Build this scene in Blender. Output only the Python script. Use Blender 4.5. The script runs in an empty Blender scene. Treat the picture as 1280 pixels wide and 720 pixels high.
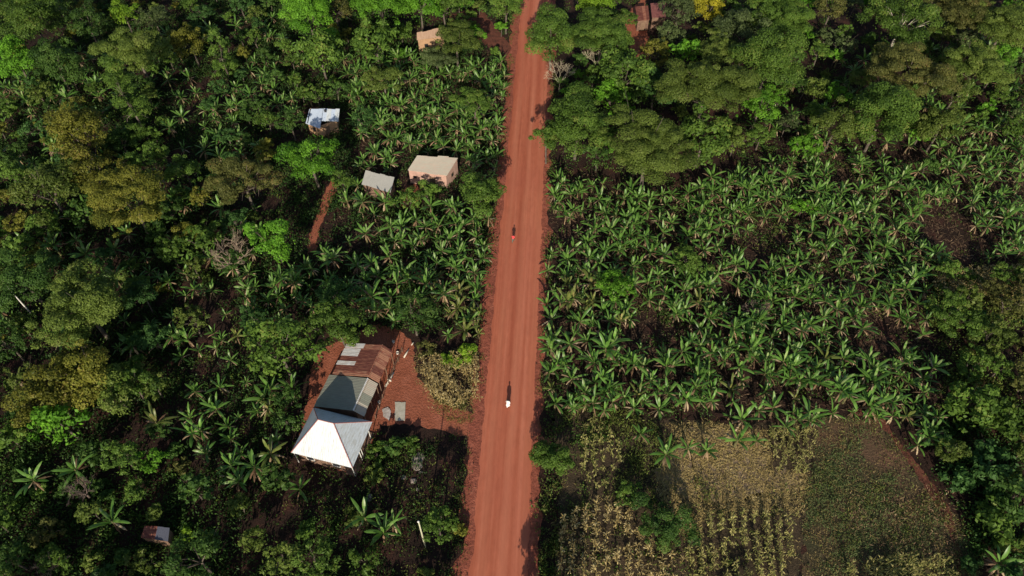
import bpy, math, random
import numpy as np
from mathutils import Vector

# ------------------------------------------------------------------ camera, sky, sun, exposure
S = bpy.context.scene
C = S.collection
CAMZ, PITCH, YAW, FPX = 85.0, math.radians(51), math.radians(3.2), 870.0
cam = bpy.data.cameras.new('camera'); cam.sensor_width = 36; cam.lens = FPX/1280*36
cam.clip_start = 1; cam.clip_end = 6000
co = bpy.data.objects.new('camera', cam); C.objects.link(co)
co.location = (0, 0, CAMZ); co.rotation_euler = (math.pi/2-PITCH, 0, YAW)
S.camera = co
SUN_EL = math.radians(24)
w = bpy.data.worlds.new('World'); S.world = w; w.use_nodes = True
nt = w.node_tree; bg = nt.nodes['Background']
sky = nt.nodes.new('ShaderNodeTexSky'); sky.sky_type = 'NISHITA'; sky.sun_disc = False
sky.sun_elevation = SUN_EL; sky.sun_rotation = math.pi
nt.links.new(sky.outputs[0], bg.inputs[0]); bg.inputs[1].default_value = 0.095
sl = bpy.data.lights.new('sun', 'SUN'); sl.energy = 5.0; sl.angle = math.radians(.5); sl.color = (1, .90, .75)
so = bpy.data.objects.new('sun', sl); C.objects.link(so)
so.rotation_euler = Vector((0, -math.cos(SUN_EL), math.sin(SUN_EL))).to_track_quat('Z', 'Y').to_euler()
S.view_settings.view_transform = 'Standard'; S.view_settings.look = 'None'
S.view_settings.exposure = 0.1; S.view_settings.gamma = 1
S.render.engine = 'CYCLES'; S.cycles.max_bounces = 5; S.cycles.diffuse_bounces = 3
S.cycles.transmission_bounces = 3; S.cycles.glossy_bounces = 2

# ------------------------------------------------------------------ helpers
RS = np.random.RandomState(7)
_F = np.array([-math.sin(YAW)*math.cos(PITCH), math.cos(YAW)*math.cos(PITCH), -math.sin(PITCH)])
_R = np.array([math.cos(YAW), math.sin(YAW), 0]); _U = np.cross(_R, _F)
def at(x, y, z=0.0):                      # photo pixel (1280x720) -> real point at height z
    d = _F*FPX+_R*(x-640)-_U*(y-360); t = (z-CAMZ)/d[2]
    return np.array([0, 0, CAMZ])+d*t
def px(P):
    q = np.asarray(P, float)-np.array([0, 0, CAMZ]); z = q@_F
    return 640+FPX*(q@_R)/z, 360-FPX*(q@_U)/z
def mpp(x, y, z=0.0):                     # metres per photo pixel there
    q = at(x, y, z)-np.array([0, 0, CAMZ]); return float(q@_F)/FPX
def inpoly(x, y, poly):
    x = np.asarray(x); y = np.asarray(y); c = np.zeros(x.shape, bool); n = len(poly); j = n-1
    for i in range(n):
        xi, yi = poly[i]; xj, yj = poly[j]
        c ^= ((yi > y) != (yj > y)) & (x < (xj-xi)*(y-yi)/(yj-yi+1e-9)+xi); j = i
    return c

def node_mat(name):
    m = bpy.data.materials.new(name); m.use_nodes = True
    return m, m.node_tree, m.node_tree.nodes['Principled BSDF']
def N(nt, t, **kw):
    n = nt.nodes.new(t)
    for k, v in kw.items(): setattr(n, k, v)
    return n
def ramp(nt, fac, stops):
    r = N(nt, 'ShaderNodeValToRGB'); e = r.color_ramp.elements
    while len(e) < len(stops): e.new(.5)
    for el, (p, c) in zip(e, stops): el.position = p; el.color = (*c, 1)
    nt.links.new(fac, r.inputs[0]); return r.outputs[0]
def coords(nt, scale=(1, 1, 1), world=False):
    if world: o = N(nt, 'ShaderNodeNewGeometry').outputs['Position']
    else: o = N(nt, 'ShaderNodeTexCoord').outputs['Object']
    mp = N(nt, 'ShaderNodeMapping'); mp.inputs['Scale'].default_value = scale
    nt.links.new(o, mp.inputs[0]); return mp.outputs[0]
def noise(nt, vec, scale, detail=4, rough=.6):
    n = N(nt, 'ShaderNodeTexNoise'); n.inputs['Scale'].default_value = scale
    n.inputs['Detail'].default_value = detail; n.inputs['Roughness'].default_value = rough
    nt.links.new(vec, n.inputs['Vector']); return n.outputs['Fac']
def mixc(nt, f, a, b, mode='MIX'):
    m = N(nt, 'ShaderNodeMix', data_type='RGBA', blend_type=mode)
    for k, v in ((0, f), (6, a), (7, b)):
        if isinstance(v, (int, float)): m.inputs[k].default_value = v
        elif isinstance(v, tuple): m.inputs[k].default_value = (*v, 1)
        else: nt.links.new(v, m.inputs[k])
    return m.outputs[2]
def bump(nt, bs, h, s, d=.1):
    b = N(nt, 'ShaderNodeBump'); b.inputs['Strength'].default_value = s; b.inputs['Distance'].default_value = d
    nt.links.new(h, b.inputs['Height']); nt.links.new(b.outputs[0], bs.inputs['Normal'])

def leaf_mat(name, a, b, c=None, trans=.28, rough=.55, spec=.16):
    """a = older leaf, b = younger leaf, c = occasional other tone; chosen leaf by leaf"""
    m, nt, bs = node_mat(name)
    at_ = N(nt, 'ShaderNodeAttribute'); at_.attribute_name = 'v'
    stops = [(0, a), (.75, b)] + ([(1, c)] if c else [(1, tuple(min(1, 1.25*k) for k in b))])
    col = ramp(nt, at_.outputs['Fac'], stops)
    oi = N(nt, 'ShaderNodeObjectInfo')
    hs = N(nt, 'ShaderNodeHueSaturation')
    mr = N(nt, 'ShaderNodeMapRange'); mr.inputs[3].default_value = .8; mr.inputs[4].default_value = 1.2
    nt.links.new(oi.outputs['Random'], mr.inputs[0]); nt.links.new(mr.outputs[0], hs.inputs['Value'])
    nt.links.new(col, hs.inputs['Color'])
    nt.links.new(hs.outputs[0], bs.inputs['Base Color'])
    bs.inputs['Roughness'].default_value = rough; bs.inputs['Specular IOR Level'].default_value = spec
    t = N(nt, 'ShaderNodeBsdfTranslucent'); nt.links.new(hs.outputs[0], t.inputs[0])
    ms = N(nt, 'ShaderNodeMixShader'); ms.inputs[0].default_value = trans
    nt.links.new(bs.outputs[0], ms.inputs[1]); nt.links.new(t.outputs[0], ms.inputs[2])
    nt.links.new(ms.outputs[0], nt.nodes['Material Output'].inputs[0]); return m
def noisy_mat(name, stops, scale, rough=.9, bs_=.0, stretch=(1, 1, 1), world=False, detail=5, metal=0, bd=.05, spec=.3):
    m, nt, bs = node_mat(name); v = coords(nt, stretch, world); n = noise(nt, v, scale, detail)
    nt.links.new(ramp(nt, n, stops), bs.inputs['Base Color'])
    bs.inputs['Roughness'].default_value = rough; bs.inputs['Metallic'].default_value = metal
    bs.inputs['Specular IOR Level'].default_value = spec
    if bs_: bump(nt, bs, n, bs_, bd)
    return m
def sheet_mat(name, a, b, rough=.45, rust=None, spec=.5, corr='X', metal=0.0):
    """corrugated iron: weathered patches, rust runs and the corrugation as bump"""
    m, nt, bs = node_mat(name); v = coords(nt)
    n1 = noise(nt, v, .9, 6, .7); col = mixc(nt, n1, a, b)
    v2 = coords(nt, (4, .6, .6) if corr == 'X' else (.6, 4, .6)); n2 = noise(nt, v2, 1.6, 5, .7)
    if rust:
        f = ramp(nt, n2, [(.45, (0, 0, 0)), (.7, (1, 1, 1))])
        col = mixc(nt, f, col, rust)
    nt.links.new(col, bs.inputs['Base Color'])
    wv = N(nt, 'ShaderNodeTexWave', bands_direction=corr); wv.inputs['Scale'].default_value = 1.3
    nt.links.new(v, wv.inputs['Vector']); bump(nt, bs, wv.outputs['Fac'], .5, .03)
    bs.inputs['Roughness'].default_value = rough; bs.inputs['Metallic'].default_value = metal
    bs.inputs['Specular IOR Level'].default_value = spec
    return m

def mesh(name, V, Fq, mats, val=None, mi=None, smooth=False):
    """V (n,3) array, Fq list/array of equal-size or mixed faces"""
    me = bpy.data.meshes.new(name)
    V = np.asarray(V, np.float32)
    if isinstance(Fq, np.ndarray):
        k = Fq.shape[1]; n = len(Fq)
        me.vertices.add(len(V)); me.vertices.foreach_set('co', V.ravel())
        me.loops.add(n*k); me.loops.foreach_set('vertex_index', Fq.astype(np.int32).ravel())
        me.polygons.add(n); me.polygons.foreach_set('loop_start', np.arange(0, n*k, k, dtype=np.int32))
        me.polygons.foreach_set('loop_total', np.full(n, k, np.int32))
        me.update(calc_edges=True)
    else:
        me.from_pydata(V.tolist(), [], [list(f) for f in Fq])
    for m in (mats if isinstance(mats, (list, tuple)) else [mats]): me.materials.append(m)
    if val is not None:
        a = me.attributes.new('v', 'FLOAT', 'FACE'); a.data.foreach_set('value', np.asarray(val, np.float32))
    if mi is not None: me.polygons.foreach_set('material_index', np.asarray(mi, np.int32))
    if smooth: me.polygons.foreach_set('use_smooth', np.ones(len(me.polygons), bool))
    me.update(); return me
def obj(name, me, parent=None, loc=None):
    o = bpy.data.objects.new(name, me); C.objects.link(o)
    if parent: o.parent = parent
    if loc is not None: o.location = loc
    return o
def tag(o, label=None, cat=None, group=None, kind=None):
    if label: o['label'] = label
    if cat: o['category'] = cat
    if group: o['group'] = group
    if kind: o['kind'] = kind
    return o
def thing(name, label, cat, loc=(0, 0, 0), rz=0, group=None):
    o = bpy.data.objects.new(name, None); C.objects.link(o); o.empty_display_size = .3
    o.location = loc; o.rotation_euler = (0, 0, rz); return tag(o, label, cat, group)

class MB:
    def __init__(s): s.V = []; s.F = []; s.M = []
    def add(s, V, F, m=0):
        k = len(s.V); s.V += [tuple(map(float, v)) for v in V]; s.F += [[i+k for i in f] for f in F]; s.M += [m]*len(F)
    def box(s, a, b, m=0):
        (x0, y0, z0), (x1, y1, z1) = a, b
        s.add([(x0,y0,z0),(x1,y0,z0),(x1,y1,z0),(x0,y1,z0),(x0,y0,z1),(x1,y0,z1),(x1,y1,z1),(x0,y1,z1)],
              [(0,3,2,1),(4,5,6,7),(0,1,5,4),(1,2,6,5),(2,3,7,6),(3,0,4,7)], m)
    def tube(s, pts, rads, n=6, m=0, cap=True):
        pts = [Vector(p) for p in pts]; k0 = len(s.V); rows = []
        for i, p in enumerate(pts):
            d = (pts[min(i+1, len(pts)-1)]-pts[max(i-1, 0)]).normalized()
            a = d.orthogonal().normalized() if i == 0 else (a-d*a.dot(d)).normalized()
            b = d.cross(a); rows.append(len(s.V))
            for j in range(n):
                t = 2*math.pi*j/n; s.V.append(tuple(p+(a*math.cos(t)+b*math.sin(t))*rads[i]))
        for r0, r1 in zip(rows, rows[1:]):
            for j in range(n):
                s.F.append([r0+j, r0+(j+1) % n, r1+(j+1) % n, r1+j]); s.M.append(m)
        if cap:
            s.F.append([rows[-1]+j for j in range(n)]); s.M.append(m)
            s.F.append([rows[0]+n-1-j for j in range(n)]); s.M.append(m)
    def slab(s, top, th, m=0):            # polygon (3D points) extruded down by th
        n = len(top); s.add(list(top)+[(p[0], p[1], p[2]-th) for p in top],
            [tuple(range(n)), tuple(range(2*n-1, n-1, -1))]+[(i, i+n, (i+1) % n+n, (i+1) % n) for i in range(n)], m)
    def build(s, name, mats, parent=None, smooth=False, loc=None):
        me = bpy.data.meshes.new(name); me.from_pydata(s.V, [], s.F)
        for m in (mats if isinstance(mats, (list, tuple)) else [mats]): me.materials.append(m)
        me.polygons.foreach_set('material_index', s.M)
        if smooth: me.polygons.foreach_set('use_smooth', [True]*len(s.F))
        me.update(); return obj(name, me, parent, loc)

# ------------------------------------------------------------------ materials
M = {}
def soil(name, dark, mid, red, sc=.35):
    m, nt, bs = node_mat(name); v = coords(nt, world=True)
    a = noise(nt, v, sc, 8, .65); b = noise(nt, v, 3.5, 6, .7)
    c1 = ramp(nt, a, [(.3, dark), (.52, mid), (.75, red)])
    c2 = ramp(nt, b, [(.25, (.45, .45, .45)), (.75, (1.2, 1.2, 1.2))])
    nt.links.new(mixc(nt, .8, c1, c2, 'MULTIPLY'), bs.inputs['Base Color'])
    bs.inputs['Roughness'].default_value = .95; bs.inputs['Specular IOR Level'].default_value = .1
    bump(nt, bs, b, .8, .25); return m
M['ground'] = soil('ground_soil', (.022, .017, .013), (.045, .026, .02), (.11, .045, .032))
M['yard'] = soil('yard_soil', (.30, .095, .052), (.38, .125, .07), (.46, .165, .10), .6)
M['verge'] = soil('verge_soil', (.22, .066, .042), (.36, .11, .068), (.46, .16, .10), 1.1)
M['field'] = soil('field_soil', (.045, .036, .022), (.08, .058, .036), (.13, .088, .054), .5)
M['fallow'] = soil('fallow_soil', (.05, .06, .028), (.11, .08, .045), (.22, .11, .07), .12)
M['path'] = soil('path_soil', (.08, .04, .028), (.17, .065, .043), (.26, .10, .065), 1.0)
M['strawsoil'] = soil('straw_soil', (.18, .12, .075), (.29, .21, .13), (.40, .31, .20), .9)
def road_mat():
    m, nt, bs = node_mat('road_laterite'); v = coords(nt, (1, .012, 1), True); v2 = coords(nt, (1, .25, 1), True)
    a = noise(nt, v, .85, 4, .6); b = noise(nt, v2, 2.2, 7, .65); w = coords(nt, world=True); d = noise(nt, w, .05, 3)
    c = ramp(nt, a, [(.3, (.34, .088, .047)), (.5, (.45, .135, .074)), (.7, (.57, .20, .118))])
    c2 = ramp(nt, b, [(.3, (.82, .80, .79)), (.7, (1.08, 1.06, 1.05))])
    c = mixc(nt, .8, c, c2, 'MULTIPLY')
    sp = N(nt, 'ShaderNodeSeparateXYZ'); nt.links.new(w, sp.inputs[0])      # two pairs of packed wheel tracks
    wob = noise(nt, w, .045, 2); ma = N(nt, 'ShaderNodeMath', operation='MULTIPLY_ADD'); nt.links.new(wob, ma.inputs[0]); ma.inputs[1].default_value = 1.6; nt.links.new(sp.outputs[0], ma.inputs[2])
    mu = N(nt, 'ShaderNodeMath', operation='MULTIPLY'); nt.links.new(ma.outputs[0], mu.inputs[0]); mu.inputs[1].default_value = 2.6
    si = N(nt, 'ShaderNodeMath', operation='SINE'); nt.links.new(mu.outputs[0], si.inputs[0])
    c = mixc(nt, ramp(nt, si.outputs[0], [(.0, (0, 0, 0)), (1, (.3, .3, .3))]), c, (.55, .21, .12))
    c = mixc(nt, ramp(nt, d, [(.4, (0, 0, 0)), (.65, (.35, .35, .35))]), c, (.42, .115, .07))
    nt.links.new(c, bs.inputs['Base Color']); bs.inputs['Roughness'].default_value = .95
    bs.inputs['Specular IOR Level'].default_value = .12; bump(nt, bs, b, .35, .08); return m
M['road'] = road_mat()
LM = dict(
    mid=leaf_mat('leaf_mid_green', (.046, .092, .014), (.118, .205, .030), (.18, .22, .045)),
    dark=leaf_mat('leaf_dark_green', (.030, .070, .014), (.075, .145, .026), (.11, .17, .035)),
    bright=leaf_mat('leaf_bright_green', (.058, .16, .013), (.135, .31, .024)),
    lime=leaf_mat('leaf_lime', (.10, .20, .015), (.20, .33, .025)),
    yellow=leaf_mat('leaf_yellow', (.16, .16, .012), (.33, .29, .02)),
    olive=leaf_mat('leaf_olive', (.062, .098, .016), (.145, .20, .036), (.17, .20, .05)),
    gold=leaf_mat('leaf_golden_olive', (.078, .092, .013), (.205, .205, .03), (.22, .17, .04)),
    brown=leaf_mat('leaf_brown_olive', (.062, .072, .018), (.135, .14, .035), (.2, .14, .05)),
    grey=leaf_mat('leaf_grey_green', (.052, .078, .026), (.115, .155, .052)),
    blue=leaf_mat('leaf_blue_green', (.028, .074, .017), (.07, .15, .034)))
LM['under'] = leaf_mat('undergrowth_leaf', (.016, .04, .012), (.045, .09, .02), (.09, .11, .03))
M['bark'] = noisy_mat('bark', [(.3, (.06, .045, .035)), (.7, (.17, .14, .11))], 3, .9, .5, (1, 1, .3))
M['palebark'] = noisy_mat('pale_bark', [(.3, (.28, .24, .18)), (.7, (.55, .5, .4))], 3, .85, .4, (1, 1, .3))
M['twig'] = noisy_mat('dry_twig', [(.3, (.2, .14, .1)), (.7, (.36, .28, .2))], 3, .9)
M['whitetwig'] = noisy_mat('pale_twig', [(.3, (.4, .33, .22)), (.7, (.6, .53, .38))], 3, .9)
M['brush'] = noisy_mat('dry_brush', [(.3, (.10, .07, .06)), (.7, (.2, .15, .12))], 3, .9)
M['ban'] = leaf_mat('banana_leaf', (.050, .130, .020), (.142, .275, .048), (.29, .37, .14), .25, .38, .35)
M['banY'] = leaf_mat('banana_leaf_yellowed', (.075, .115, .02), (.16, .19, .045), (.32, .28, .10), .25, .4, .3)
M['stem'] = noisy_mat('banana_stem', [(.3, (.06, .07, .025)), (.6, (.16, .14, .06)), (.8, (.12, .07, .04))], 3, .7, .2, (1, 1, .4))
M['dead'] = leaf_mat('dead_leaf', (.14, .08, .045), (.32, .22, .13), (.45, .36, .22), .1, .85)
M['deadlow'] = leaf_mat('old_leaf_litter', (.07, .045, .028), (.17, .11, .065), (.32, .24, .14), .1, .85)
M['straw'] = leaf_mat('dry_maize_leaf', (.26, .19, .07), (.48, .37, .15), (.60, .50, .26), .15, .8)
M['maizeG'] = leaf_mat('half_green_maize_leaf', (.17, .19, .045), (.38, .35, .11), (.56, .49, .20), .2, .7)
M['grass'] = leaf_mat('fallow_grass', (.085, .13, .04), (.16, .20, .075), (.28, .21, .12), .3, .8)
M['weed'] = leaf_mat('weed_leaf', (.085, .13, .025), (.21, .25, .055), (.40, .36, .14), .25, .7)

# ------------------------------------------------------------------ ground, road, yard, fields
def sheet(name, pts, z, m, kind='structure', nsub=0, jag=.0):
    """flat polygon with a worn, irregular outline (world metres)"""
    P = []; n = len(pts); rr = random.Random(len(pts)*7+int(abs(pts[0][0])*10))
    for i in range(n):
        a = np.array(pts[i][:2]); b = np.array(pts[(i+1) % n][:2]); L = np.hypot(*(b-a)); k = max(1, int(L/.45)) if jag else 1
        for j in range(k):
            p = a+(b-a)*j/k; P.append((p[0]+rr.gauss(0, jag), p[1]+rr.gauss(0, jag), z))
    me = bpy.data.meshes.new(name); me.from_pydata(P, [], [list(range(len(P)))]); me.materials.append(m); me.update()
    return tag(obj(name, me), kind=kind)
def G(poly, z=0): return [tuple(at(x, y, z)) for x, y in poly]
n = 60; xs = np.linspace(-3000, 3000, 5)
sheet('ground', [(-3000, -1500), (3000, -1500), (3000, 4500), (-3000, 4500)], 0, M['ground'])
YARD = [(398,436),(440,420),(470,405),(497,410),(516,428),(521,470),(545,500),(575,512),(606,522),(601,540),(575,546),(555,538),(505,530),(476,532),(462,560),(440,592),(385,575),(374,545),(384,500),(390,460)]
sheet('yard', G(YARD), .008, M['yard'], jag=.12)
PATH = [(414,226),(424,232),(410,262),(400,285),(396,314),(384,316),(386,292),(398,264),(406,240)]
sheet('path', G(PATH), .008, M['yard'], jag=.12)
sheet('path', G([(500,238),(520,230),(530,240),(515,262),(500,258)]), .008, M['yard'], jag=.12)
sheet('path', G([(560,20),(600,8),(640,60),(636,80),(600,50),(575,45)]), .008, M['path'], jag=.15)
sheet('path', G([(780,20),(806,-4),(812,70),(800,90),(786,60)]), .008, M['yard'], jag=.15)
cl = [(1062,514),(1095,518),(1118,548),(1150,590),(1180,636),(1196,680),(1204,735)]
cp = [at(x, y)[:2] for x, y in cl]; Lp = []; Rp = []
for i_, c_ in enumerate(cp):
    d_ = cp[min(i_+1, len(cp)-1)]-cp[max(i_-1, 0)]; n_ = np.array([-d_[1], d_[0]])/np.hypot(*d_)*(.55+.25*math.sin(i_*2.1)); Lp.append(c_+n_); Rp.append(c_-n_)
sheet('path', Lp+Rp[::-1], .012, M['path'], jag=.1)
FIELD = [(700,600),(690,515),(800,520),(900,528),(1030,525),(1010,600),(1000,720),(1010,760),(690,760)]
sheet('field', G(FIELD), .004, M['field'], jag=.2)
FALLOW = [(1024,520),(1100,524),(1150,600),(1200,650),(1225,720),(1225,760),(1000,760),(1005,640)]
sheet('fallow_field', G(FALLOW), .008, M['fallow'], jag=.2)

def strip(name, x0, x1, y0, y1, m, zf, nx, jl=0, jr=0):
    ys = np.arange(y0, y1, .5); V = []; F = []; rr = np.random.RandomState(5)
    def walk():
        a = rr.normal(size=len(ys)); k = np.exp(-np.linspace(-2, 2, 9)**2); return np.convolve(a, k/k.sum()*1.6, 'same')
    wl, wr = walk()*jl, walk()*jr
    for i, y in enumerate(ys):
        for j in range(nx+1):
            t = j/nx; x = (x0+wl[i])*(1-t)+(x1+wr[i])*t; V.append((x, y, zf(t, y)))
    for i in range(len(ys)-1):
        for j in range(nx):
            a = i*(nx+1)+j; F.append((a, a+1, a+nx+2, a+nx+1))
    return tag(obj(name, mesh(name, V, np.array(F), m, smooth=True)), kind='structure')
rn = np.random.RandomState(11)
strip('verge', -8.3, -6.0, -40, 330, M['verge'], lambda t, y: .02+.13*math.sin(math.pi*t)*(.5+rn.rand()*.9), 8, .45, 0)
strip('verge', .1, 1.5, -40, 330, M['verge'], lambda t, y: .02+.15*math.sin(math.pi*t)*(.5+rn.rand()*.9), 6, 0, .4)
strip('road', -6.45, .5, -40, 330, M['road'], lambda t, y: .10+.10*math.sin(math.pi*t)-.02*math.cos(t*25)*.5, 24, .16, .14)

# ------------------------------------------------------------------ foliage generators
def diamonds(P, Nn, L, W, rs, up=None, bend=.0):
    """one leaf-shaped quad per point"""
    n = len(P); Nn = Nn/np.linalg.norm(Nn, axis=1, keepdims=True).clip(1e-6)
    T = rs.normal(size=(n, 3)) if up is None else up+rs.normal(size=(n, 3))*.35
    T -= (T*Nn).sum(1, keepdims=True)*Nn; T /= np.linalg.norm(T, axis=1, keepdims=True).clip(1e-6)
    B = np.cross(Nn, T)
    l = (L*(.7+.6*rs.rand(n)))[:, None]; w_ = (W*(.7+.6*rs.rand(n)))[:, None]
    V = np.empty((n, 4, 3)); V[:, 0] = P-T*l*.5; V[:, 1] = P+B*w_*.5-T*l*.05+Nn*l*bend
    V[:, 2] = P+T*l*.5; V[:, 3] = P-B*w_*.5-T*l*.05+Nn*l*bend
    return V.reshape(-1, 3), np.arange(n*4).reshape(-1, 4)
STY = {  # lobes k, lobe r, flat z of crown, lobe z flat, leaf L, W, density, bias to down
    'dense':   dict(k=1.7, lr=.30, fz=.85, lz=.8, L=.36, W=.20, d=1.15),
    'broad':   dict(k=1.3, lr=.27, fz=.8,  lz=.65, L=.62, W=.36, d=1.0),
    'feather': dict(k=2.4, lr=.24, fz=.5,  lz=.42, L=.34, W=.15, d=1.05),
    'loose':   dict(k=1.6, lr=.25, fz=.8,  lz=.6, L=.42, W=.2, d=.85),
    'mound':   dict(k=1.8, lr=.33, fz=.7,  lz=.8, L=.30, W=.14, d=1.3),
    'cone':    dict(k=2.2, lr=.25, fz=1.7, lz=.7, L=.50, W=.12, d=1.1)}
def crown(R, sty, rs):
    s = STY[sty]; nl = int(9+s['k']*R*R*.55+5*s['k']); nl = min(int(nl*1.25), 95)
    th = rs.rand(nl)*2*math.pi; cz = rs.rand(nl)**.9*1.5-.5       # mostly upper side
    ph = np.arcsin(cz.clip(-1, 1)); k1, k2 = rs.rand(2)*6
    out = 1+.17*np.sin(2*th+k1)+.14*np.sin(3*th+k2)+.09*np.sin(7*th+k1*2)
    rad = R*out*(.40+.58*rs.rand(nl)**.8)
    if sty == 'cone':
        h = rs.rand(nl); rad = R*(1-h*.85)*(.6+.3*rs.rand(nl)); z = (h*2-1)*R*s['fz']; c = np.stack([np.cos(th)*rad, np.sin(th)*rad, z], 1)
    else: c = np.stack([np.cos(th)*np.cos(ph)*rad, np.sin(th)*np.cos(ph)*rad, np.sin(ph)*rad*s['fz']], 1)
    lr = R*s['lr']*.82*(.35+1.1*rs.rand(nl)**1.3); P = []; Q = []; val = []
    lr = np.maximum(lr, .3)
    for i in range(nl):
        m = int(s['d']*4*math.pi*lr[i]**2*.75/(s['L']*s['W']*.5)*.62)+12
        u = rs.normal(size=(m, 3)); u /= np.linalg.norm(u, axis=1, keepdims=True)
        u[:, 2] = np.where(u[:, 2] < -.35, -u[:, 2], u[:, 2])
        q = c[i]+u*(lr[i]*(.72+.42*rs.rand(m)))[:, None]*np.array([1, 1, s['lz']])
        P.append(q); Q.append(u*.8+rs.normal(size=(m, 3))*.42+np.array([0, 0, .35]))
        val.append(np.clip(rs.normal(.42+rs.normal()*.2, .17, m), 0, 1))
    m = int(R*R*14)                       # sparse inner and stray leaves
    u = rs.normal(size=(m, 3)); u /= np.linalg.norm(u, axis=1, keepdims=True)
    P.append(u*(R*(.3+.68*rs.rand(m)**.5))[:, None]*np.array([1, 1, s['fz']*.9])); Q.append(u+rs.normal(size=(m, 3))*.8); val.append(rs.rand(m)*.8)
    V, F = diamonds(np.concatenate(P), np.concatenate(Q), s['L'], s['W'], rs)
    return V, F, np.concatenate(val), c
def trunk_mb(h, c, R, r0, rs, nb=7):
    mb = MB(); fork = h-R*.55; fork = max(fork, h*.35); lean = rs.normal(size=2)*.15
    p0 = Vector((0, 0, 0)); p1 = Vector((lean[0]*.5, lean[1]*.5, fork*.5)); p2 = Vector((lean[0], lean[1], fork))
    mb.tube([p0, Vector((0, 0, .3)), p1, p2], [r0*1.35, r0, r0*.85, r0*.7], 7)
    idx = rs.permutation(len(c))[:nb]
    for i in idx:
        e = Vector(c[i])+Vector((0, 0, h)); mid = p2.lerp(e, .5)+Vector(rs.normal(size=3)*R*.06)+Vector((0, 0, R*.05))
        mb.tube([p2, mid, e], [r0*.5, r0*.3, r0*.1], 5)
        e2 = e+Vector(rs.normal(size=3)*R*.2); mb.tube([mid, e2], [r0*.22, r0*.05], 4)
    return mb
def tree(x, y, rpx, sty, colr, label, name='broadleaf_tree', cat='tree', hk=1.0, group=None, bark='bark', world=None, hs=None):
    seed = int(abs(x)*31+abs(y)*17) % 99991; rs = np.random.RandomState(seed)
    if world: X, Y, R, = world; h = R*1.25+1.2
    else:
        R = rpx*mpp(x, y, 4)*1.0; h = (R*1.15+1.6)*hk; p = at(x, y, h); X, Y = p[0], p[1]
    if sty == 'cone': h = R*1.9
    if cat == 'shrub': h = R*(hs or .62)
    t = thing(name, label, cat, (X, Y, 0), 0, group)
    V, F, val, c = crown(R, sty, rs)
    V = V+np.array([0, 0, h]); V[:, 2] = np.maximum(V[:, 2], .05)
    trunk_mb(h, c, R, max(.06, .045*R+.03), rs, 7 if R > 1.5 else 4).build('trunk', M[bark], t, True)
    obj('crown', mesh('crown', V, F, LM[colr], val), t); return t

def bare_tree(x, y, rpx, label, m, hk=1.0, name='bare_tree', dens=3, cat='tree', r0=None):
    rs = random.Random(int(x*7+y)); R = rpx*mpp(x, y, 3); h = R*1.2*hk; p = at(x, y, h*.75)
    t = thing(name, label, cat, (p[0], p[1], 0)); r0 = r0 or max(.07, R*.045)
    tr = MB(); tr.tube([(0, 0, 0), (.05, .02, h*.2), (.1, 0, h*.38)], [r0*1.3, r0, r0*.8], 6); tr.build('trunk', m, t, True)
    br = MB()
    def grow(p, d, L, r, lev):
        r = max(r, .012)
        q = p+d*L*.5+Vector([rs.gauss(0, .06)*L for _ in range(3)]); e = p+d*L
        br.tube([p, q, e], [r, r*.75, r*.5], 4 if lev < 3 else 3, 0, False)
        if lev <= 0: return
        for k in range(rs.choice([2, 3, 3]) if lev > 1 else dens):
            s = p.lerp(e, rs.uniform(.45, 1)); nd = (d+Vector([rs.gauss(0, .5), rs.gauss(0, .5), rs.gauss(.12, .35)])).normalized()
            grow(s, nd, L*rs.uniform(.6, .82), r*.58, lev-1)
    for k in range(5):
        a = 2*math.pi*k/5+rs.random(); grow(Vector((.1, 0, h*.36)), Vector((math.cos(a)*.7, math.sin(a)*.7, 1)).normalized(), h*.34, r0*.6, 4)
    br.build('branches', m, t); return t

# ------------------------------------------------------------------ buildings
M['wbrown'] = noisy_mat('mud_plaster', [(.3, (.12, .07, .05)), (.7, (.24, .15, .10))], 1.5, .95, .3)
def brick_mat(name, a, b, mort):
    m, nt, bs = node_mat(name); v = coords(nt)
    cx = N(nt, 'ShaderNodeSeparateXYZ'); nt.links.new(v, cx.inputs[0])
    ad = N(nt, 'ShaderNodeMath', operation='ADD'); nt.links.new(cx.outputs[0], ad.inputs[0]); nt.links.new(cx.outputs[1], ad.inputs[1])
    cb = N(nt, 'ShaderNodeCombineXYZ'); nt.links.new(ad.outputs[0], cb.inputs[0]); nt.links.new(cx.outputs[2], cb.inputs[1])
    br = N(nt, 'ShaderNodeTexBrick'); nt.links.new(cb.outputs[0], br.inputs[0]); br.inputs['Scale'].default_value = 3
    for k, c in (('Color1', a), ('Color2', b), ('Mortar', mort)): br.inputs[k].default_value = (*c, 1)
    n = noise(nt, v, 1.2, 5); nt.links.new(mixc(nt, .6, br.outputs[0], ramp(nt, n, [(.3, (.6, .6, .6)), (.7, (1.1, 1.1, 1.1))]), 'MULTIPLY'), bs.inputs[0])
    bs.inputs['Roughness'].default_value = .9; return m
M['wpink'] = brick_mat('pink_brick', (.52, .31, .24), (.44, .25, .19), (.5, .36, .29))
M['wtan'] = brick_mat('tan_brick', (.48, .28, .15), (.4, .22, .12), (.45, .32, .2))
M['wood'] = noisy_mat('weathered_wood', [(.3, (.12, .07, .045)), (.7, (.25, .17, .11))], 4, .9, .2, (1, 1, .2))
M['paint'] = noisy_mat('white_paint', [(.3, (.66, .63, .56)), (.7, (.8, .77, .7))], 2, .6)
M['pwood'] = noisy_mat('pale_timber', [(.3, (.5, .44, .34)), (.7, (.75, .69, .56))], 2, .8)
M['dark'] = noisy_mat('window_dark', [(.3, (.015, .015, .018)), (.7, (.03, .03, .035))], 2, .3)
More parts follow.
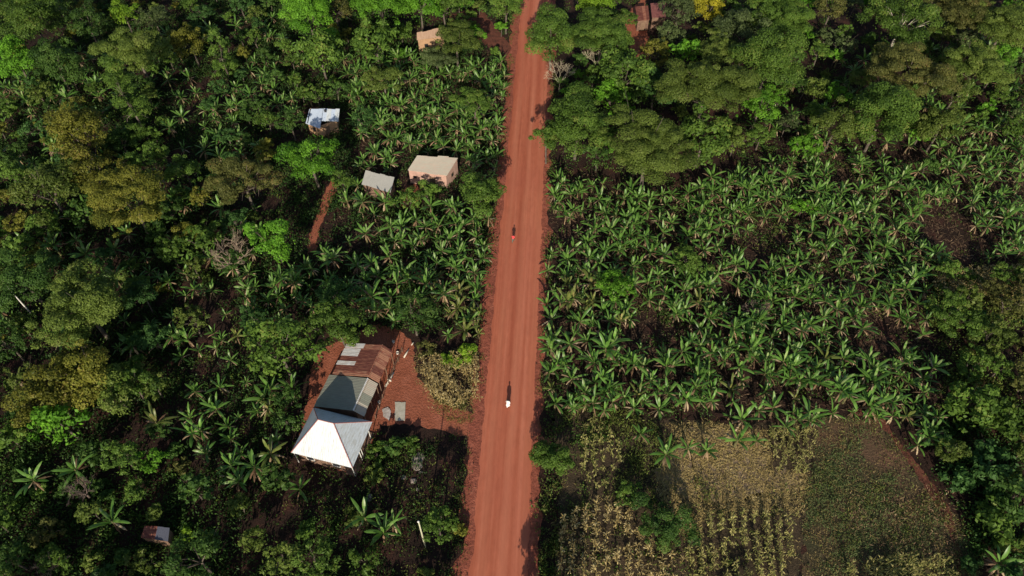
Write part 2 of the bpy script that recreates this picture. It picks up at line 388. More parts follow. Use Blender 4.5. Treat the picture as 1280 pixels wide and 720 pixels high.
M['redridge'] = noisy_mat('red_ridge_paint', [(.3, (.30, .10, .085)), (.7, (.42, .17, .14))], 2, .5)
M['rwhite'] = sheet_mat('new_zinc_sheet', (.50, .56, .60), (.66, .70, .72), .42, (.42, .42, .38), spec=.5, corr='X')
M['rgrey'] = sheet_mat('dull_zinc_sheet', (.20, .21, .16), (.30, .31, .24), .55, (.22, .2, .16), corr='Y')
M['rrust'] = sheet_mat('rusty_sheet', (.13, .035, .028), (.34, .12, .075), .8, (.50, .28, .17), corr='Y', spec=.2)
M['rrust2'] = sheet_mat('dark_rusty_sheet', (.09, .028, .026), (.17, .055, .04), .85, (.3, .13, .08), corr='Y', spec=.15)
M['rrust3'] = sheet_mat('orange_rusty_sheet', (.34, .15, .09), (.46, .24, .15), .85, (.2, .07, .05), corr='Y', spec=.15)
M['rlight'] = sheet_mat('pale_zinc_sheet', (.62, .62, .60), (.78, .77, .75), .5, (.45, .36, .28), corr='Y')
M['rblue'] = sheet_mat('blue_white_sheet', (.38, .47, .62), (.62, .68, .74), .4, corr='X')
M['rtan'] = sheet_mat('greenish_tan_sheet', (.42, .39, .30), (.50, .45, .36), .7, (.5, .36, .28), corr='Y', spec=.25)
M['rpale'] = sheet_mat('pale_grey_sheet', (.34, .33, .29), (.46, .44, .39), .6, corr='X')
M['rbrown'] = sheet_mat('brown_sheet', (.30, .19, .13), (.42, .29, .2), .8, (.3, .18, .12), corr='X', spec=.2)
M['rdark'] = sheet_mat('dark_red_sheet', (.16, .05, .05), (.22, .08, .07), .8, (.30, .13, .10), corr='X', spec=.2)
M['rgreyb'] = sheet_mat('slate_sheet', (.055, .06, .085), (.08, .085, .11), .6, corr='X')

def wall_box(mb, P, z1s, th=.18, m=0):
    """four walls standing on footprint P (ccw), each top edge following z1s"""
    n = len(P); c = sum((Vector(p[:2]) for p in P), Vector((0, 0)))/n
    I = [Vector(p[:2])+(c-Vector(p[:2])).normalized()*th for p in P]
    for i in range(n):
        j = (i+1) % n; a, b, ia, ib = P[i], P[j], I[i], I[j]
        V = [(a[0],a[1],0),(b[0],b[1],0),(b[0],b[1],z1s[j]),(a[0],a[1],z1s[i]),(ia[0],ia[1],0),(ib[0],ib[1],0),(ib[0],ib[1],z1s[j]),(ia[0],ia[1],z1s[i])]
        mb.add(V, [(0,1,2,3),(5,4,7,6),(3,2,6,7)], m)
def opening(parent, a, b, t, w_, z0, z1, kind, fm='wood'):
    """door or window standing 3 cm proud of the wall line a->b, at fraction t"""
    a = Vector(a[:2]); b = Vector(b[:2]); d = (b-a).normalized(); nn = Vector((d.y, -d.x)); c = a.lerp(b, t)
    def bx(u0, u1, za, zb, o0, o1, mb):
        q = [c+d*u0+nn*o0, c+d*u1+nn*o0, c+d*u1+nn*o1, c+d*u0+nn*o1]
        mb.add([(p.x, p.y, z) for z in (za, zb) for p in q], [(3,2,1,0),(4,5,6,7),(0,1,5,4),(1,2,6,5),(2,3,7,6),(3,0,4,7)])
    mb = MB(); f = .07
    bx(-w_/2-f, -w_/2, z0, z1+f, -.02, .06, mb); bx(w_/2, w_/2+f, z0, z1+f, -.02, .06, mb); bx(-w_/2, w_/2, z1, z1+f, -.02, .06, mb)
    if kind == 'window': bx(-w_/2, w_/2, z0-f, z0, -.02, .08, mb)
    o = mb.build(kind, M[fm], parent); m2 = MB(); bx(-w_/2, w_/2, z0, z1, .005, .03, m2)
    m2.build('leaf_panel' if kind == 'door' else 'pane', M['wood'] if kind == 'door' else M['dark'], o)
def quad_roof(parent, cs, mats, n=6, th=.04, along=0, steps=.0, seed=1, pick=None, name='roof'):
    """sloping roof of overlapping iron sheets between four corners a,b (low edge) c,d (high edge)"""
    a, b, c, d = [Vector(p) for p in cs]; rr = random.Random(seed); mb = MB()
    for i in range(n):
        t0, t1 = i/n, (i+1)/n+(.012 if i < n-1 else 0)
        lo0, lo1 = a.lerp(b, t0), a.lerp(b, t1); hi0, hi1 = d.lerp(c, t0), d.lerp(c, t1)
        s = rr.uniform(-steps, steps); s2 = rr.uniform(-steps, steps)*.4
        hi0, hi1 = hi0+(hi0-lo0).normalized()*s, hi1+(hi1-lo1).normalized()*s
        lo0, lo1 = lo0-(hi0-lo0).normalized()*s2, lo1-(hi1-lo1).normalized()*s2
        dz = Vector((0, 0, .012*(i % 2)+rr.uniform(0, .01)))
        mb.slab([lo0+dz, lo1+dz, hi1+dz, hi0+dz], th, pick(i, rr) if pick else rr.randrange(len(mats)))
    return mb.build(name, mats, parent)
def lean_house(name, label, cs, walls, roofs, n=7, steps=.15, inset=.35, openings=(), pick=None, cat='house', seed=1):
    W = [at(*c) for c in cs]; o = sum(W)/4; t = thing(name, label, cat, (o[0], o[1], 0))
    L = [Vector((p[0]-o[0], p[1]-o[1], p[2])) for p in W]
    P = []; zs = []
    for p in L:
        d = Vector((p.x, p.y)); k = 1-inset/d.length; P.append((p.x*k, p.y*k)); 
    zl, zh = L[0].z, L[2].z
    for i in range(4): zs.append((zl if i < 2 else zh)-.09+(.04 if i < 2 else -.06))
    mb = MB(); wall_box(mb, P, zs); mb.build('wall', M[walls], t)
    for (e, tt, w_, z0, z1, kind) in openings: opening(t, P[e], P[(e+1) % 4], tt, w_, z0, z1, kind)
    quad_roof(t, L, [M[r] for r in roofs], n, .04, 0, steps, seed, pick)
    return t

# --- the compound: a steep white hip roof, a grey roof and a rusty roof in one row (local frame u,v)
CO = Vector((-25.5, 40.3)); CA = math.radians(-11.3)
t = thing('hip_roof_house', 'house under a bright white pyramid-like hip roof with red ridge caps', 'house', (CO.x, CO.y, 0), CA)
hw, hd, ez, rz_, rl = 4.19, 3.34, 3.0, 7.1, 1.05
e = [(-hw,-hd,ez),(hw,-hd,ez),(hw,hd,ez),(-hw,hd,ez)]; r1, r2 = (-rl, 0, rz_), (rl, 0, rz_)
for nm, pl in (('roof', [e[0], e[1], r2, r1]), ('roof', [e[1], e[2], r2]), ('roof', [e[2], e[3], r1, r2]), ('roof', [e[3], e[0], r1])):
    mb = MB(); mb.slab(pl, .05); mb.build(nm, M['rwhite'], t)
for a, b in ((r1, r2), (e[0], r1), (e[1], r2), (e[2], r2), (e[3], r1)):
    mb = MB(); a2 = Vector(a)+Vector((0, 0, .03)); b2 = Vector(b)+Vector((0, 0, .03)); mb.tube([a2, b2], [.055, .055], 6); mb.build('ridge_cap', M['redridge'], t)
P = [(-3.7,-2.85),(2.6,-2.85),(2.6,2.9),(-3.7,2.9)]; mb = MB(); wall_box(mb, P, [2.97]*4); mb.build('wall', M['wbrown'], t)
opening(t, P[0], P[1], .25, 1.0, 1.0, 2.1, 'window', 'paint'); opening(t, P[0], P[1], .55, .9, .05, 2.1, 'door'); opening(t, P[0], P[1], .82, 1.0, 1.0, 2.1, 'window', 'paint')
opening(t, P[1], P[2], .3, .9, .05, 2.1, 'door'); opening(t, P[1], P[2], .72, 1.0, 1.0, 2.1, 'window', 'paint')
mb = MB(); mb.slab([(2.6,-3.2,.15),(4.1,-3.2,.15),(4.1,3.1,.15),(2.6,3.1,.15)], .15); mb.build('veranda_floor', M['wbrown'], t)
for v in (-3.2, -.9, -.45, 2.2): mb = MB(); mb.tube([(4.0, v, .1), (4.0, v, 2.98)], [.065, .055], 8); mb.build('post', M['paint'], t)
for u in (-3.95,): mb = MB(); mb.tube([(u, -3.2, 0), (u, -3.2, 2.98)], [.06, .05], 8); mb.build('post', M['paint'], t)

def row_house(name, label, v0, v1, uw, ur, ue, zw, zr, ze, wm, mat_w, mat_e, nw, pickw, seed, cover):
    c = (v0+v1)/2; o = CO+Vector((math.cos(CA)*0-math.sin(CA)*c, math.sin(CA)*0+math.cos(CA)*c))
    t = thing(name, label, 'house', (o.x, o.y, 0), CA); h = (v1-v0)/2
    # west slope: sheets run down the slope, laid side by side along v
    quad_roof(t, [(uw, h, zw), (uw, -h, zw), (ur, -h, zr), (ur, h, zr)], [M[k] for k in mat_w], nw, .04, 0, .06, seed, pickw)
    quad_roof(t, [(ue, -h, ze), (ue, h, ze), (ur, h, zr), (ur, -h, zr)], [M[k] for k in mat_e], nw, .04, 0, .12, seed+3)
    if cover: mb = MB(); mb.tube([(ur, -h, zr+.03), (ur, h, zr+.03)], [.09, .09], 6); mb.build('ridge_cap', M[cover], t)
    P = [(uw+.4, -h+.2), (ur+.2, -h+.2), (ur+.2, h-.2), (uw+.4, h-.2)]; mb = MB()
    wall_box(mb, P, [zw+.02, zr-.1, zr-.1, zw+.02]); mb.build('wall', M[wm], t)
    opening(t, P[1], P[2], .35, .9, .05, 2.1, 'door'); opening(t, P[1], P[2], .75, .8, 1.1, 2.0, 'window')
    opening(t, P[3], P[0], .5, .8, 1.0, 1.8, 'window')
    for v in (-h+.3, 0, h-.3): mb = MB(); mb.tube([(ue-.15, v, 0), (ue-.15, v, ze-.02)], [.06, .05], 7); mb.build('post', M['wood'], t)
    return t
row_house('gabled_house', 'low building with a plain grey iron roof, between the white and rusty roofs', 3.75, 8.85, -4.45, 1.5, 2.85, 2.5, 4.0, 3.05, 'wbrown', ['rgrey'], ['rgrey', 'rtan'], 7, None, 3, 'rlight')
row_house('gabled_house', 'low building with a rusty red iron roof patched by pale sheets', 9.0, 14.35, -4.1, 1.5, 2.9, 2.5, 4.2, 3.2, 'wbrown', ['rrust', 'rrust2', 'rrust3', 'rrust2'], ['rrust', 'rrust2', 'rrust3'], 13, None, 5, 'rrust')
th_rust = [o for o in C.objects if o.name == 'gabled_house.001'][0]
# the pale patch sheets lie on the upper west slope of the rusty roof
def patch(u0, u1, v0, v1, dz=.05):
    f = lambda u: 2.5+(u+4.1)/(5.6)*1.7+dz
    mb = MB(); mb.slab([(u0, v0, f(u0)), (u1, v0, f(u1)), (u1, v1, f(u1)), (u0, v1, f(u0))], .02); mb.build('patch_sheet', M['rlight'], th_rust)
patch(-4.15, -1.2, 1.95, 2.72); patch(-4.2, -1.5, .55, 1.85, .04); patch(-4.25, -1.35, -1.0, -.35, .045)

lean_house('brick_house', 'pink brick house with a pale tan iron roof, left of the road', [(509.4,213,3),(558.5,219.8,3),(572.6,197,3.9),(522,193.6,3.9)],
    'wpink', ['rtan'], 4, .22, .2, ((0, .15, .5, 1.3, 1.8, 'window'), (0, .62, .9, .05, 2.1, 'door'), (1, .5, .7, 1.2, 1.9, 'window')), seed=4)
lean_house('hut', 'small pale grey roofed hut beside the pink brick house', [(452,230,2.5),(488,241,2.5),(493,222,3.2),(457,213,3.2)],
    'wbrown', ['rpale'], 6, .08, .25, ((0, .5, .8, .05, 1.9, 'door'),), seed=2, cat='hut')
# blue-white L-shaped roof house
t = thing('small_house', 'small house with a shiny blue and white iron roof, left of the banana grove', 'house', (-41.8, 105.3, 0))
def lw(x, y, z): p = at(x, y, z); return (p[0]+41.8, p[1]-105.3, z)
quad_roof(t, [lw(382,154,2.7), lw(400,161,2.7), lw(404,136,3.7), lw(387,136,3.7)], [M['rblue']], 3, .04, 0, .05, 1)
quad_roof(t, [lw(402,151,3.0), lw(423,152,3.0), lw(424.5,136.5,3.8), lw(404.5,136,3.8)], [M['rblue'], M['rwhite']], 4, .04, 0, .08, 2)
mb = MB(); p = [lw(388,136.3,3.72), lw(384.5,154,2.74)]; mb.tube(p, [.09, .09], 5); mb.build('ridge_cap', M['dark'], t)
P = [lw(384.5,153,2.4)[:2], lw(399,159,2.4)[:2], lw(421,152,2.4)[:2], lw(422,140,2.4)[:2], lw(389,139.5,2.4)[:2]]
mb = MB(); wall_box(mb, P, [2.55, 2.55, 2.85, 3.2, 3.2]); mb.build('wall', M['wtan'], t)
opening(t, P[0], P[1], .5, .7, .9, 1.7, 'window'); opening(t, P[1], P[2], .4, .8, .05, 2., 'door')
mb = MB(); mb.box((-.2,-.2,-.1), (.2,.2,.35)); q = lw(407,139,3.7); c_ = mb.build('chimney', M['dark'], t); c_.location = q

lean_house('farm_house', 'brown roofed house half hidden by the olive tree at top', [(521,50,3.0),(556,46,3.0),(553,34,4.2),(521,41,4.2)],
    'wtan', ['rbrown'], 5, .1, .25, ((0, .3, .7, 1.0, 1.8, 'window'), (0, .6, .8, .05, 2., 'door')), seed=6)
lean_house('farm_shed', 'dark red roofed shed with striped sheets at the top edge, right of road', [(815,22,2.8),(832,22,2.8),(832,3,3.4),(813,4,3.4)],
    'wbrown', ['rdark'], 5, .1, .2, ((0, .5, .8, .05, 1.9, 'door'),), seed=7, cat='shed')
lean_house('farm_shed', 'lighter rusty roofed shed adjoining the striped dark red one', [(797,26,2.6),(812,25,2.6),(810,7,3.2),(794,8,3.2)],
    'wbrown', ['rrust2', 'rrust'], 4, .1, .2, ((0, .5, .8, .05, 1.9, 'door'),), seed=8, cat='shed')
lean_house('garden_shed', 'tiny shed with a half red, half slate roof in the dark lower left', [(176,672,2),(210,677,2),(212,660,2.4),(181,657,2.4)],
    'wbrown', ['rrust2', 'rgreyb'], 4, .05, .15, ((0, .5, .6, .05, 1.7, 'door'),), pick=lambda i, r: 0 if i < 2 else 1, seed=9, cat='shed')

# --- small things in the yard
def pt(x, y, z=0): p = at(x, y, z); return Vector((p[0], p[1], z))
def flat_thing(name, label, cat, poly, z, m, th=.05, seed=1):
    c = sum((pt(x, y) for x, y in poly), Vector())/len(poly); rr = random.Random(seed)
    mb = MB(); P = []
    for i in range(len(poly)):
        a, b = pt(*poly[i]), pt(*poly[(i+1) % len(poly)])
        for k in range(5): q = a.lerp(b, k/5); P.append((q.x-c.x+rr.gauss(0, .03), q.y-c.y+rr.gauss(0, .03), z+rr.gauss(0, .012)))
    mb.slab(P, th); o = mb.build(name, m, None, False, (c.x, c.y, 0)); return tag(o, label, cat)
M['sheetpale'] = noisy_mat('pale_sheet', [(.3, (.36, .33, .25)), (.7, (.52, .49, .4))], 1.5, .8, .2)
M['sheetgrey'] = noisy_mat('pale_pinkish_sheet', [(.3, (.3, .24, .2)), (.7, (.55, .5, .45))], 3, .8, .3)
flat_thing('drying_mat', 'rectangular pale mat lying in the red yard', 'mat', [(493.5,526),(506,526),(507,503),(494,503)], .08, M['sheetpale'])
flat_thing('drying_mat', 'crumpled pale pinkish mat beside the rectangular one', 'mat', [(479,521),(487,526),(489,514),(485,509),(478,512)], .1, M['sheetgrey'], seed=3)
def pole(name, label, cat, a, b, r, m, za=.1, zb=.1, r2=None):
    p, q = pt(*a, 0), pt(*b, 0); p.z = za; q.z = zb; mb = MB(); mid = p.lerp(q, .5)+Vector((.05, .04, .05))
    mb.tube([Vector(), mid-p, q-p], [r, r*.9, r2 or r*.7], 7); o = mb.build(name, m, None, True, p); return tag(o, label, cat)
pole('log', 'long pale peeled log lying beside the grey roofed building', 'log', (482,484), (492.5,467), .16, M['pwood'], .16, .3)
pole('log', 'short pale log crossing the end of the long peeled log', 'log', (485,476), (489.5,478.5), .13, M['pwood'], .4, .4)
pole('plank', 'pale plank on red earth at the edge of the dry maize', 'plank', (505,447.5), (511,437), .12, M['pwood'], .12, .12)
pole('plank', 'smaller pale plank beyond the first by the maize corner', 'plank', (514.5,432), (517,428), .09, M['pwood'], .1, .1)
# rough post and rail fence dividing the yard
t = thing('rail_fence', 'rough dark post and rail fence dividing the red yard', 'fence', tuple(pt(503,440)))
o = pt(503,440); fp = [pt(503,440), pt(498,452), pt(493,463), pt(486,480), pt(479,498), pt(474,512), pt(470,524)]
for a in fp: mb = MB(); d = a-o; mb.tube([d, d+Vector((.03, .02, 1.15))], [.06, .05], 6); mb.build('post', M['wood'], t)
for a, b in zip(fp, fp[1:]):
    for z in (.5, .95): mb = MB(); mb.tube([a-o+Vector((0, 0, z)), b-o+Vector((0, 0, z+.03))], [.035, .03], 5); mb.build('rail', M['wood'], t)
# stools/bucket-like pale things by the fence
for i, (x, y, lab) in enumerate(((474.5,503.5,'small pale bucket by the fence, close to the mats'), (492,428,'small white bucket at the back of the rusty roofed building'), (497,442,'pale basin beside the top end of the rail fence'))):
    mb = MB(); mb.tube([(0, 0, 0), (0, 0, .3)], [.17, .22], 12, 0, False); mb.add([(.17*math.cos(k*.524), .17*math.sin(k*.524), .02) for k in range(12)], [tuple(range(12))])
    p = pt(x, y); t = thing('bucket', lab, 'bucket', tuple(p)); mb.build('pail', M['paint'], t)
    mb = MB(); mb.tube([(.22*math.cos(a), 0, .3+.16*math.sin(a)) for a in np.linspace(0, math.pi, 7)], [.012]*7, 4); mb.build('handle', M['wood'], t)
# heap of ash-grey rubble and loose stones
M['stone'] = noisy_mat('pale_stone', [(.3, (.16, .12, .10)), (.7, (.34, .29, .25))], 2.5, .95, .5)
def blob(r, seed, fz=.6, n=2):
    import bmesh
    bm = bmesh.new(); bmesh.ops.create_icosphere(bm, subdivisions=n, radius=1); rs = random.Random(seed); k = [rs.random()*6 for _ in range(3)]
    for v in bm.verts:
        c = v.co; s = 1+.22*math.sin(3*c.x+k[0])+.18*math.sin(4*c.y+k[1])+.12*math.sin(5*c.z+k[2])+rs.gauss(0, .04); v.co = Vector((c.x*s*r, c.y*s*r, max(c.z*s*r*fz, -r*.15)))
    me = bpy.data.meshes.new('stone'); bm.to_mesh(me); bm.free(); me.materials.append(M['stone']); return me
o = obj('rubble_heap', blob(1.0, 1, .14, 4), None, pt(521,577)); tag(o, 'low pale grey rubble heap beside the tall shadow in the garden', 'heap')
for i, (x, y, r, lab) in enumerate(((505,597,.3,'round stone left of centre below the rubble heap'), (517,601,.36,'larger pale stone just below the rubble heap'), (522,612,.26,'small stone at the end of the row under the heap'), (462,622,.42,'pale boulder alone in the dark garden under the white roof'), (526,590,.25,'small stone touching the lower side of the heap'))):
    tag(obj('stone', blob(r, 5+i), None, pt(x, y)), lab, 'stone', 'stones around the rubble heap')
# utility pole
M['polew'] = noisy_mat('greenish_pale_wood', [(.3, (.38, .38, .24)), (.7, (.55, .54, .38))], 2, .85)
p = pt(532,684); t = thing('utility_pole', 'tall pale wooden pole standing by the roadside bush', 'pole', tuple(p))
mb = MB(); mb.tube([(0, 0, 0), (0, 0, 4), (.02, 0, 8.3)], [.12, .10, .08], 10); mb.build('shaft', M['polew'], t, True)
mb = MB(); mb.tube([(0, 0, 8.3), (0, 0, 8.42), (0, 0, 8.5)], [.13, .12, .03], 10); mb.build('cap', M['paint'], t, True)

# ------------------------------------------------------------------ people
M['skin'] = noisy_mat('skin', [(.3, (.08, .04, .025)), (.7, (.11, .06, .04))], 5, .55)
M['hair'] = noisy_mat('hair', [(.3, (.012, .01, .01)), (.7, (.02, .018, .018))], 9, .8)
M['white'] = noisy_mat('white_cloth', [(.3, (.76, .75, .72)), (.7, (.84, .83, .8))], 5, .85)
M['redc'] = noisy_mat('red_cloth', [(.3, (.62, .05, .06)), (.7, (.75, .09, .09))], 5, .85)
M['greyc'] = noisy_mat('grey_green_cloth', [(.3, (.09, .12, .10)), (.7, (.14, .17, .14))], 5, .85)
def person(x, y, rz, label, top, bottom, robe):
    p = pt(x, y, .19); t = thing('person', label, 'person', tuple(p), rz)
    V = []; E = []; Rr = []
    def v(co_, r, par=None):
        V.append(co_); Rr.append(r)
        if par is not None: E.append((par, len(V)-1))
        return len(V)-1
    pel = v((0, 0, .95), .14); ab = v((0, .01, 1.12), .125, pel); ch = v((0, 0, 1.33), .15, ab); nk = v((0, 0, 1.48), .055, ch); hd0 = v((0, .01, 1.57), .075, nk); v((0, .02, 1.68), .085, hd0)
    for s, st in ((1, .22), (-1, -.2)):
        hp = v((.1*s, 0, .88), .095, pel); kn = v((.1*s, st*.6+.03, .5), .062, hp); an = v((.1*s, st-.04, .09), .04, kn); v((.11*s, st+.13, .04), .035, an)
        sh = v((.19*s, 0, 1.4), .06, ch); el = v((.25*s, -st*.35-.02, 1.13), .042, sh); wr = v((.25*s, -st*.8+.05, .9), .028, el); pm = v((.25*s, -st*.9+.07, .83), .032, wr)
        for k in range(4): a = v((.25*s+(k-1.5)*.004, -st*.9+.045+k*.019, .775), .009, pm); v((.245*s, -st*.9+.05+k*.018, .735+.004*abs(k-1.5)), .008, a)
        v((.235*s-.01*s, -st*.9+.12, .80), .010, pm)
    me = bpy.data.meshes.new('body'); me.from_pydata(V, E, []); me.materials.append(M['skin'])
    o = obj('body', me, t); sk = o.modifiers.new('skin', 'SKIN'); layer = me.skin_vertices[0].data if me.skin_vertices else None
    if layer is None:
        me.skin_vertices  # created with the modifier's first evaluation
    if not me.skin_vertices:
        bpy.context.view_layer.objects.active = o
        with bpy.context.temp_override(object=o, active_object=o): bpy.ops.mesh.customdata_skin_add()
    layer = me.skin_vertices[0].data
    for i, r in enumerate(Rr): layer[i].radius = (r, r); layer[i].use_root = (i == 0)
    o.modifiers.new('sub', 'SUBSURF').levels = 1; o.modifiers['sub'].render_levels = 1
    def lathe(name, prof, m, sy=.75, c=(0, 0), n=14):
        mb = MB(); rows = []
        for z, r in prof: rows.append([(c[0]+r*math.cos(2*math.pi*j/n), c[1]+r*sy*math.sin(2*math.pi*j/n), z) for j in range(n)])
        mb.add([q for r in rows for q in r], [(i*n+j, i*n+(j+1) % n, (i+1)*n+(j+1) % n, (i+1)*n+j) for i in range(len(prof)-1) for j in range(n)]); return mb.build(name, m, t, True)
    lathe('hair', [(1.63, .105), (1.70, .108), (1.76, .09), (1.795, .045), (1.80, .002)], M['hair'], 1, (0, .005))
    if robe: lathe('robe', [(.35, .30), (.7, .24), (1.0, .19), (1.2, .19), (1.38, .22), (1.46, .16), (1.50, .07)], top, .8)
    else: lathe('shirt', [(.86, .19), (1.05, .17), (1.2, .18), (1.38, .21), (1.46, .15), (1.50, .07)], top, .75)
    sl_ = MB(); tr = MB()
    for s, st in ((1, .22), (-1, -.2)):
        sl_.tube([(.17*s, 0, 1.43), (.25*s, -st*.35-.02, 1.13)]+([(.25*s, -st*.75+.04, .93)] if robe else []), [.085, .065]+([.055] if robe else []), 8, 0, False)
        tr.tube([(.085*s, 0, .95), (.1*s, st*.6+.03, .5), (.1*s, st-.03, .13)], [.12, .085, .07], 8, 0, False)
    sl_.build('sleeves', top, t, True); tr.build('trousers', bottom, t, True); return t
person(635, 508, 0, 'person in a loose white robe walking on the red road', M['white'], M['white'], True)
person(641.3, 302.5, math.pi, 'person in a red shirt and dark trousers walking on the road', M['redc'], M['greyc'], False)

# ------------------------------------------------------------------ list of trees and shrubs
T = []
def TR(*a, **k): T.append((a, k))
TR(22,78,26,'dense','bright','bright green tree on the left edge near the top')
TR(38,22,38,'loose','mid','wide mid-green tree in the top left corner')
TR(68,78,28,'dense','dark','dark round tree just right of the bright one at top left')
TR(108,28,24,'loose','dark','dark loose tree between the top left corner tree and the lime one')
TR(155,18,17,'dense','lime','narrow lime green tree at the top left', hk=.9)
TR(192,22,20,'loose','grey','grey-green tree right of the narrow lime tree')
TR(168,62,38,'feather','olive','layered olive tree below the narrow lime tree')
TR(168,140,32,'cone','mid','feathery mid-green tree under the layered olive tree', hk=.9)
TR(97,165,40,'loose','gold','golden olive tree in the upper left quarter')
TR(60,235,38,'loose','olive','olive tree left of the wide olive pair, far left')
TR(115,212,34,'loose','gold','ragged golden olive tree between two olive trees, left')
TR(185,198,26,'loose','mid','mid-green tree under the feathery tree, beside the dark gap')
TR(160,248,46,'feather','gold','broad flat golden olive tree in the left third')
TR(85,205,15,'dense','blue','small blue-green tree hemmed in by olive trees', hk=.9)
TR(237,52,22,'dense','gold','round yellowish tree leaning on the tall conical tree')
TR(276,68,19,'cone','mid','tall conical dark green tree at upper left', name='conical_tree')
TR(230,212,20,'dense','mid','small green tree beside the dark gap, left of the brown one')
TR(302,222,38,'feather','brown','brown olive flat tree left of the bright green one')
TR(388,197,34,'loose','bright','bright green tree just below the blue and white roof')
TR(362,150,18,'loose','dark','dark tree left of the blue and white roof')
TR(428,226,16,'loose','mid','mid-green tree at the right shoulder of the bright tree')
TR(342,298,29,'dense','bright','flat-topped bright green tree right of the grey bare tree')
TR(212,312,22,'broad','mid','lower left lobe of leafy green pair left of bare tree', hk=.8)
TR(248,300,24,'broad','mid','leafy green tree touching the grey bare tree')
TR(176,368,20,'dense','blue','small round blue-green tree right of the big olive tree', hk=1.1)
TR(240,400,22,'loose','olive','small olive tree beside the banana clump, left', hk=.8)
TR(100,378,54,'feather','olive','largest olive green tree at the left, mid-height of photo')
TR(25,345,42,'feather','dark','dark olive tree on the left edge behind the white leaning trunk')
TR(130,325,18,'broad','blue','low dark leafy tree above the largest olive tree', hk=.7)
TR(60,492,36,'dense','gold','golden olive tree behind the vivid bright one, left')
TR(102,462,38,'dense','gold','uppermost of three merging golden olive trees, left')
TR(142,490,27,'dense','olive','rightmost of three merging golden olive trees, left')
TR(30,480,26,'loose','olive','dull olive tree on the left edge beside the golden one')
TR(78,528,34,'broad','bright','vivid bright green tree under the golden olive tree', hk=.8)
TR(165,480,24,'dense','mid','mid-green tree right of the golden olive tree', hk=.9)
TR(192,482,20,'loose','olive','small olive tree right of the mid-green one, lower left', hk=.8)
TR(10,430,28,'loose','dark','dark tree on the left edge above the golden one', hk=.8)
TR(348,436,43,'broad','mid','large leafy green tree left of the red yard')
TR(318,400,20,'broad','blue','small blue-green tree above the large leafy tree', hk=.8)
TR(424,407,33,'dense','mid','rounded green tree above the rusty roof')
TR(516,390,30,'loose','dark','dark green tree by the path, right of the rusty roof')
TR(420,370,26,'loose','blue','dark blue-green tree behind the rounded one above the rusty roof', hk=.8)
TR(510,250,20,'loose','mid','low green tree in front of the grey roofed hut', hk=.6)
TR(601,240,27,'dense','mid','round green tree between the pink brick house and the road')
TR(535,240,14,'dense','mid','small green tree against the wall of the pink brick house', hk=.6)
TR(386,20,32,'dense','bright','bright green tree at the top, left of centre')
TR(400,65,30,'broad','mid','mid-green tree under the bright one at the top')
TR(418,8,22,'loose','brown','brownish tree at the top edge beside the bright one')
TR(475,8,32,'dense','bright','bright green tree on the top edge, left of the brown roof')
TR(525,6,26,'dense','bright','second bright green tree on the top edge')
TR(468,50,28,'broad','mid','leafy green tree left of the brown roof')
TR(502,42,14,'dense','mid','small green tree touching the left end of the brown roof', hk=.7)
TR(570,48,30,'feather','olive','olive tree covering the right end of the brown roof', hk=.9)
TR(545,72,22,'feather','grey','grey-green tree below the brown roof', hk=.7)
TR(555,5,24,'loose','mid','green tree on the top edge above the brown roof')
TR(632,4,27,'loose','mid','green tree on the top edge left of the road')
TR(478,100,24,'feather','olive','olive feathery tree inside the left grove, upper one', hk=.9)
TR(592,128,25,'feather','mid','feathery green tree inside the left grove near the road', hk=.9)
TR(455,150,18,'loose','blue','dark tree in the grove right of the blue and white roof', hk=.8)
# right of the road
TR(690,46,32,'dense','mid','mid-green tree overhanging the right side of the road, top')
TR(752,44,38,'feather','mid','mid-green spreading tree beside the overhanging one, top')
TR(742,2,24,'dense','lime','vivid lime green tree on the top edge right of the road')
TR(780,22,17,'feather','mid','feathery tree left of the dark red sheds')
TR(885,8,24,'dense','yellow','vivid yellow tree on the top edge')
TR(850,12,26,'loose','grey','grey-green tree right of the striped shed')
TR(838,40,18,'dense','grey','small grey-green tree below the striped shed', hk=.8)
TR(818,66,22,'loose','gold','golden green tree below the dark red sheds', hk=.8)
TR(857,65,20,'broad','bright','bright broad-leaved tree right of the golden green one')
TR(782,92,36,'broad','mid','leafy tree with large green clumps right of the pale bare tree')
TR(765,125,26,'broad','bright','brighter leafy tree under the large green clumps', hk=.9)
TR(820,110,26,'broad','blue','blue-green leafy tree in the middle of the right wood', hk=.9)
TR(722,155,38,'dense','mid','dense dark green tree beside the road, lowest of the wood')
TR(684,170,19,'dense','mid','small tree reaching over the right road edge', hk=1.35)
TR(812,180,52,'feather','olive','wide flat olive tree at the lower edge of the right wood')
TR(885,105,48,'feather','olive','big pale olive tree in the middle of the right wood')
TR(900,62,30,'feather','olive','olive tree behind the big pale olive one')
TR(880,168,34,'broad','mid','leafy tree below the big pale olive one')
TR(935,40,32,'loose','grey','grey-green tree with pale stem right of the yellow tree')
TR(960,80,38,'dense','mid','dense green tree right of the big pale olive one')
TR(975,20,40,'feather','mid','wide green tree on the top edge, right of centre')
TR(1040,8,22,'loose','brown','brown tree on the top edge')
TR(950,132,26,'loose','bright','bright tree at the right end of the wood', hk=.9)
TR(1022,112,16,'dense','olive','small olive tree in a row, left one', hk=.8)
TR(1047,118,15,'dense','bright','small bright tree in a row, right one', hk=.8)
TR(1045,155,27,'dense','olive','olive-bright tree left of the dense green dome')
TR(1018,140,16,'dense','mid','small dark tree left of the olive-bright one', hk=.8)
TR(1104,143,39,'dense','mid','dense green dome tree in the upper right')
TR(1175,160,27,'dense','olive','yellow-green tree right of the dense dome', hk=.9)
TR(1152,165,18,'broad','bright','small bright tree between the dome and the yellow-green tree', hk=.7)
TR(1137,90,43,'feather','brown','brown olive spreading tree above the dense dome')
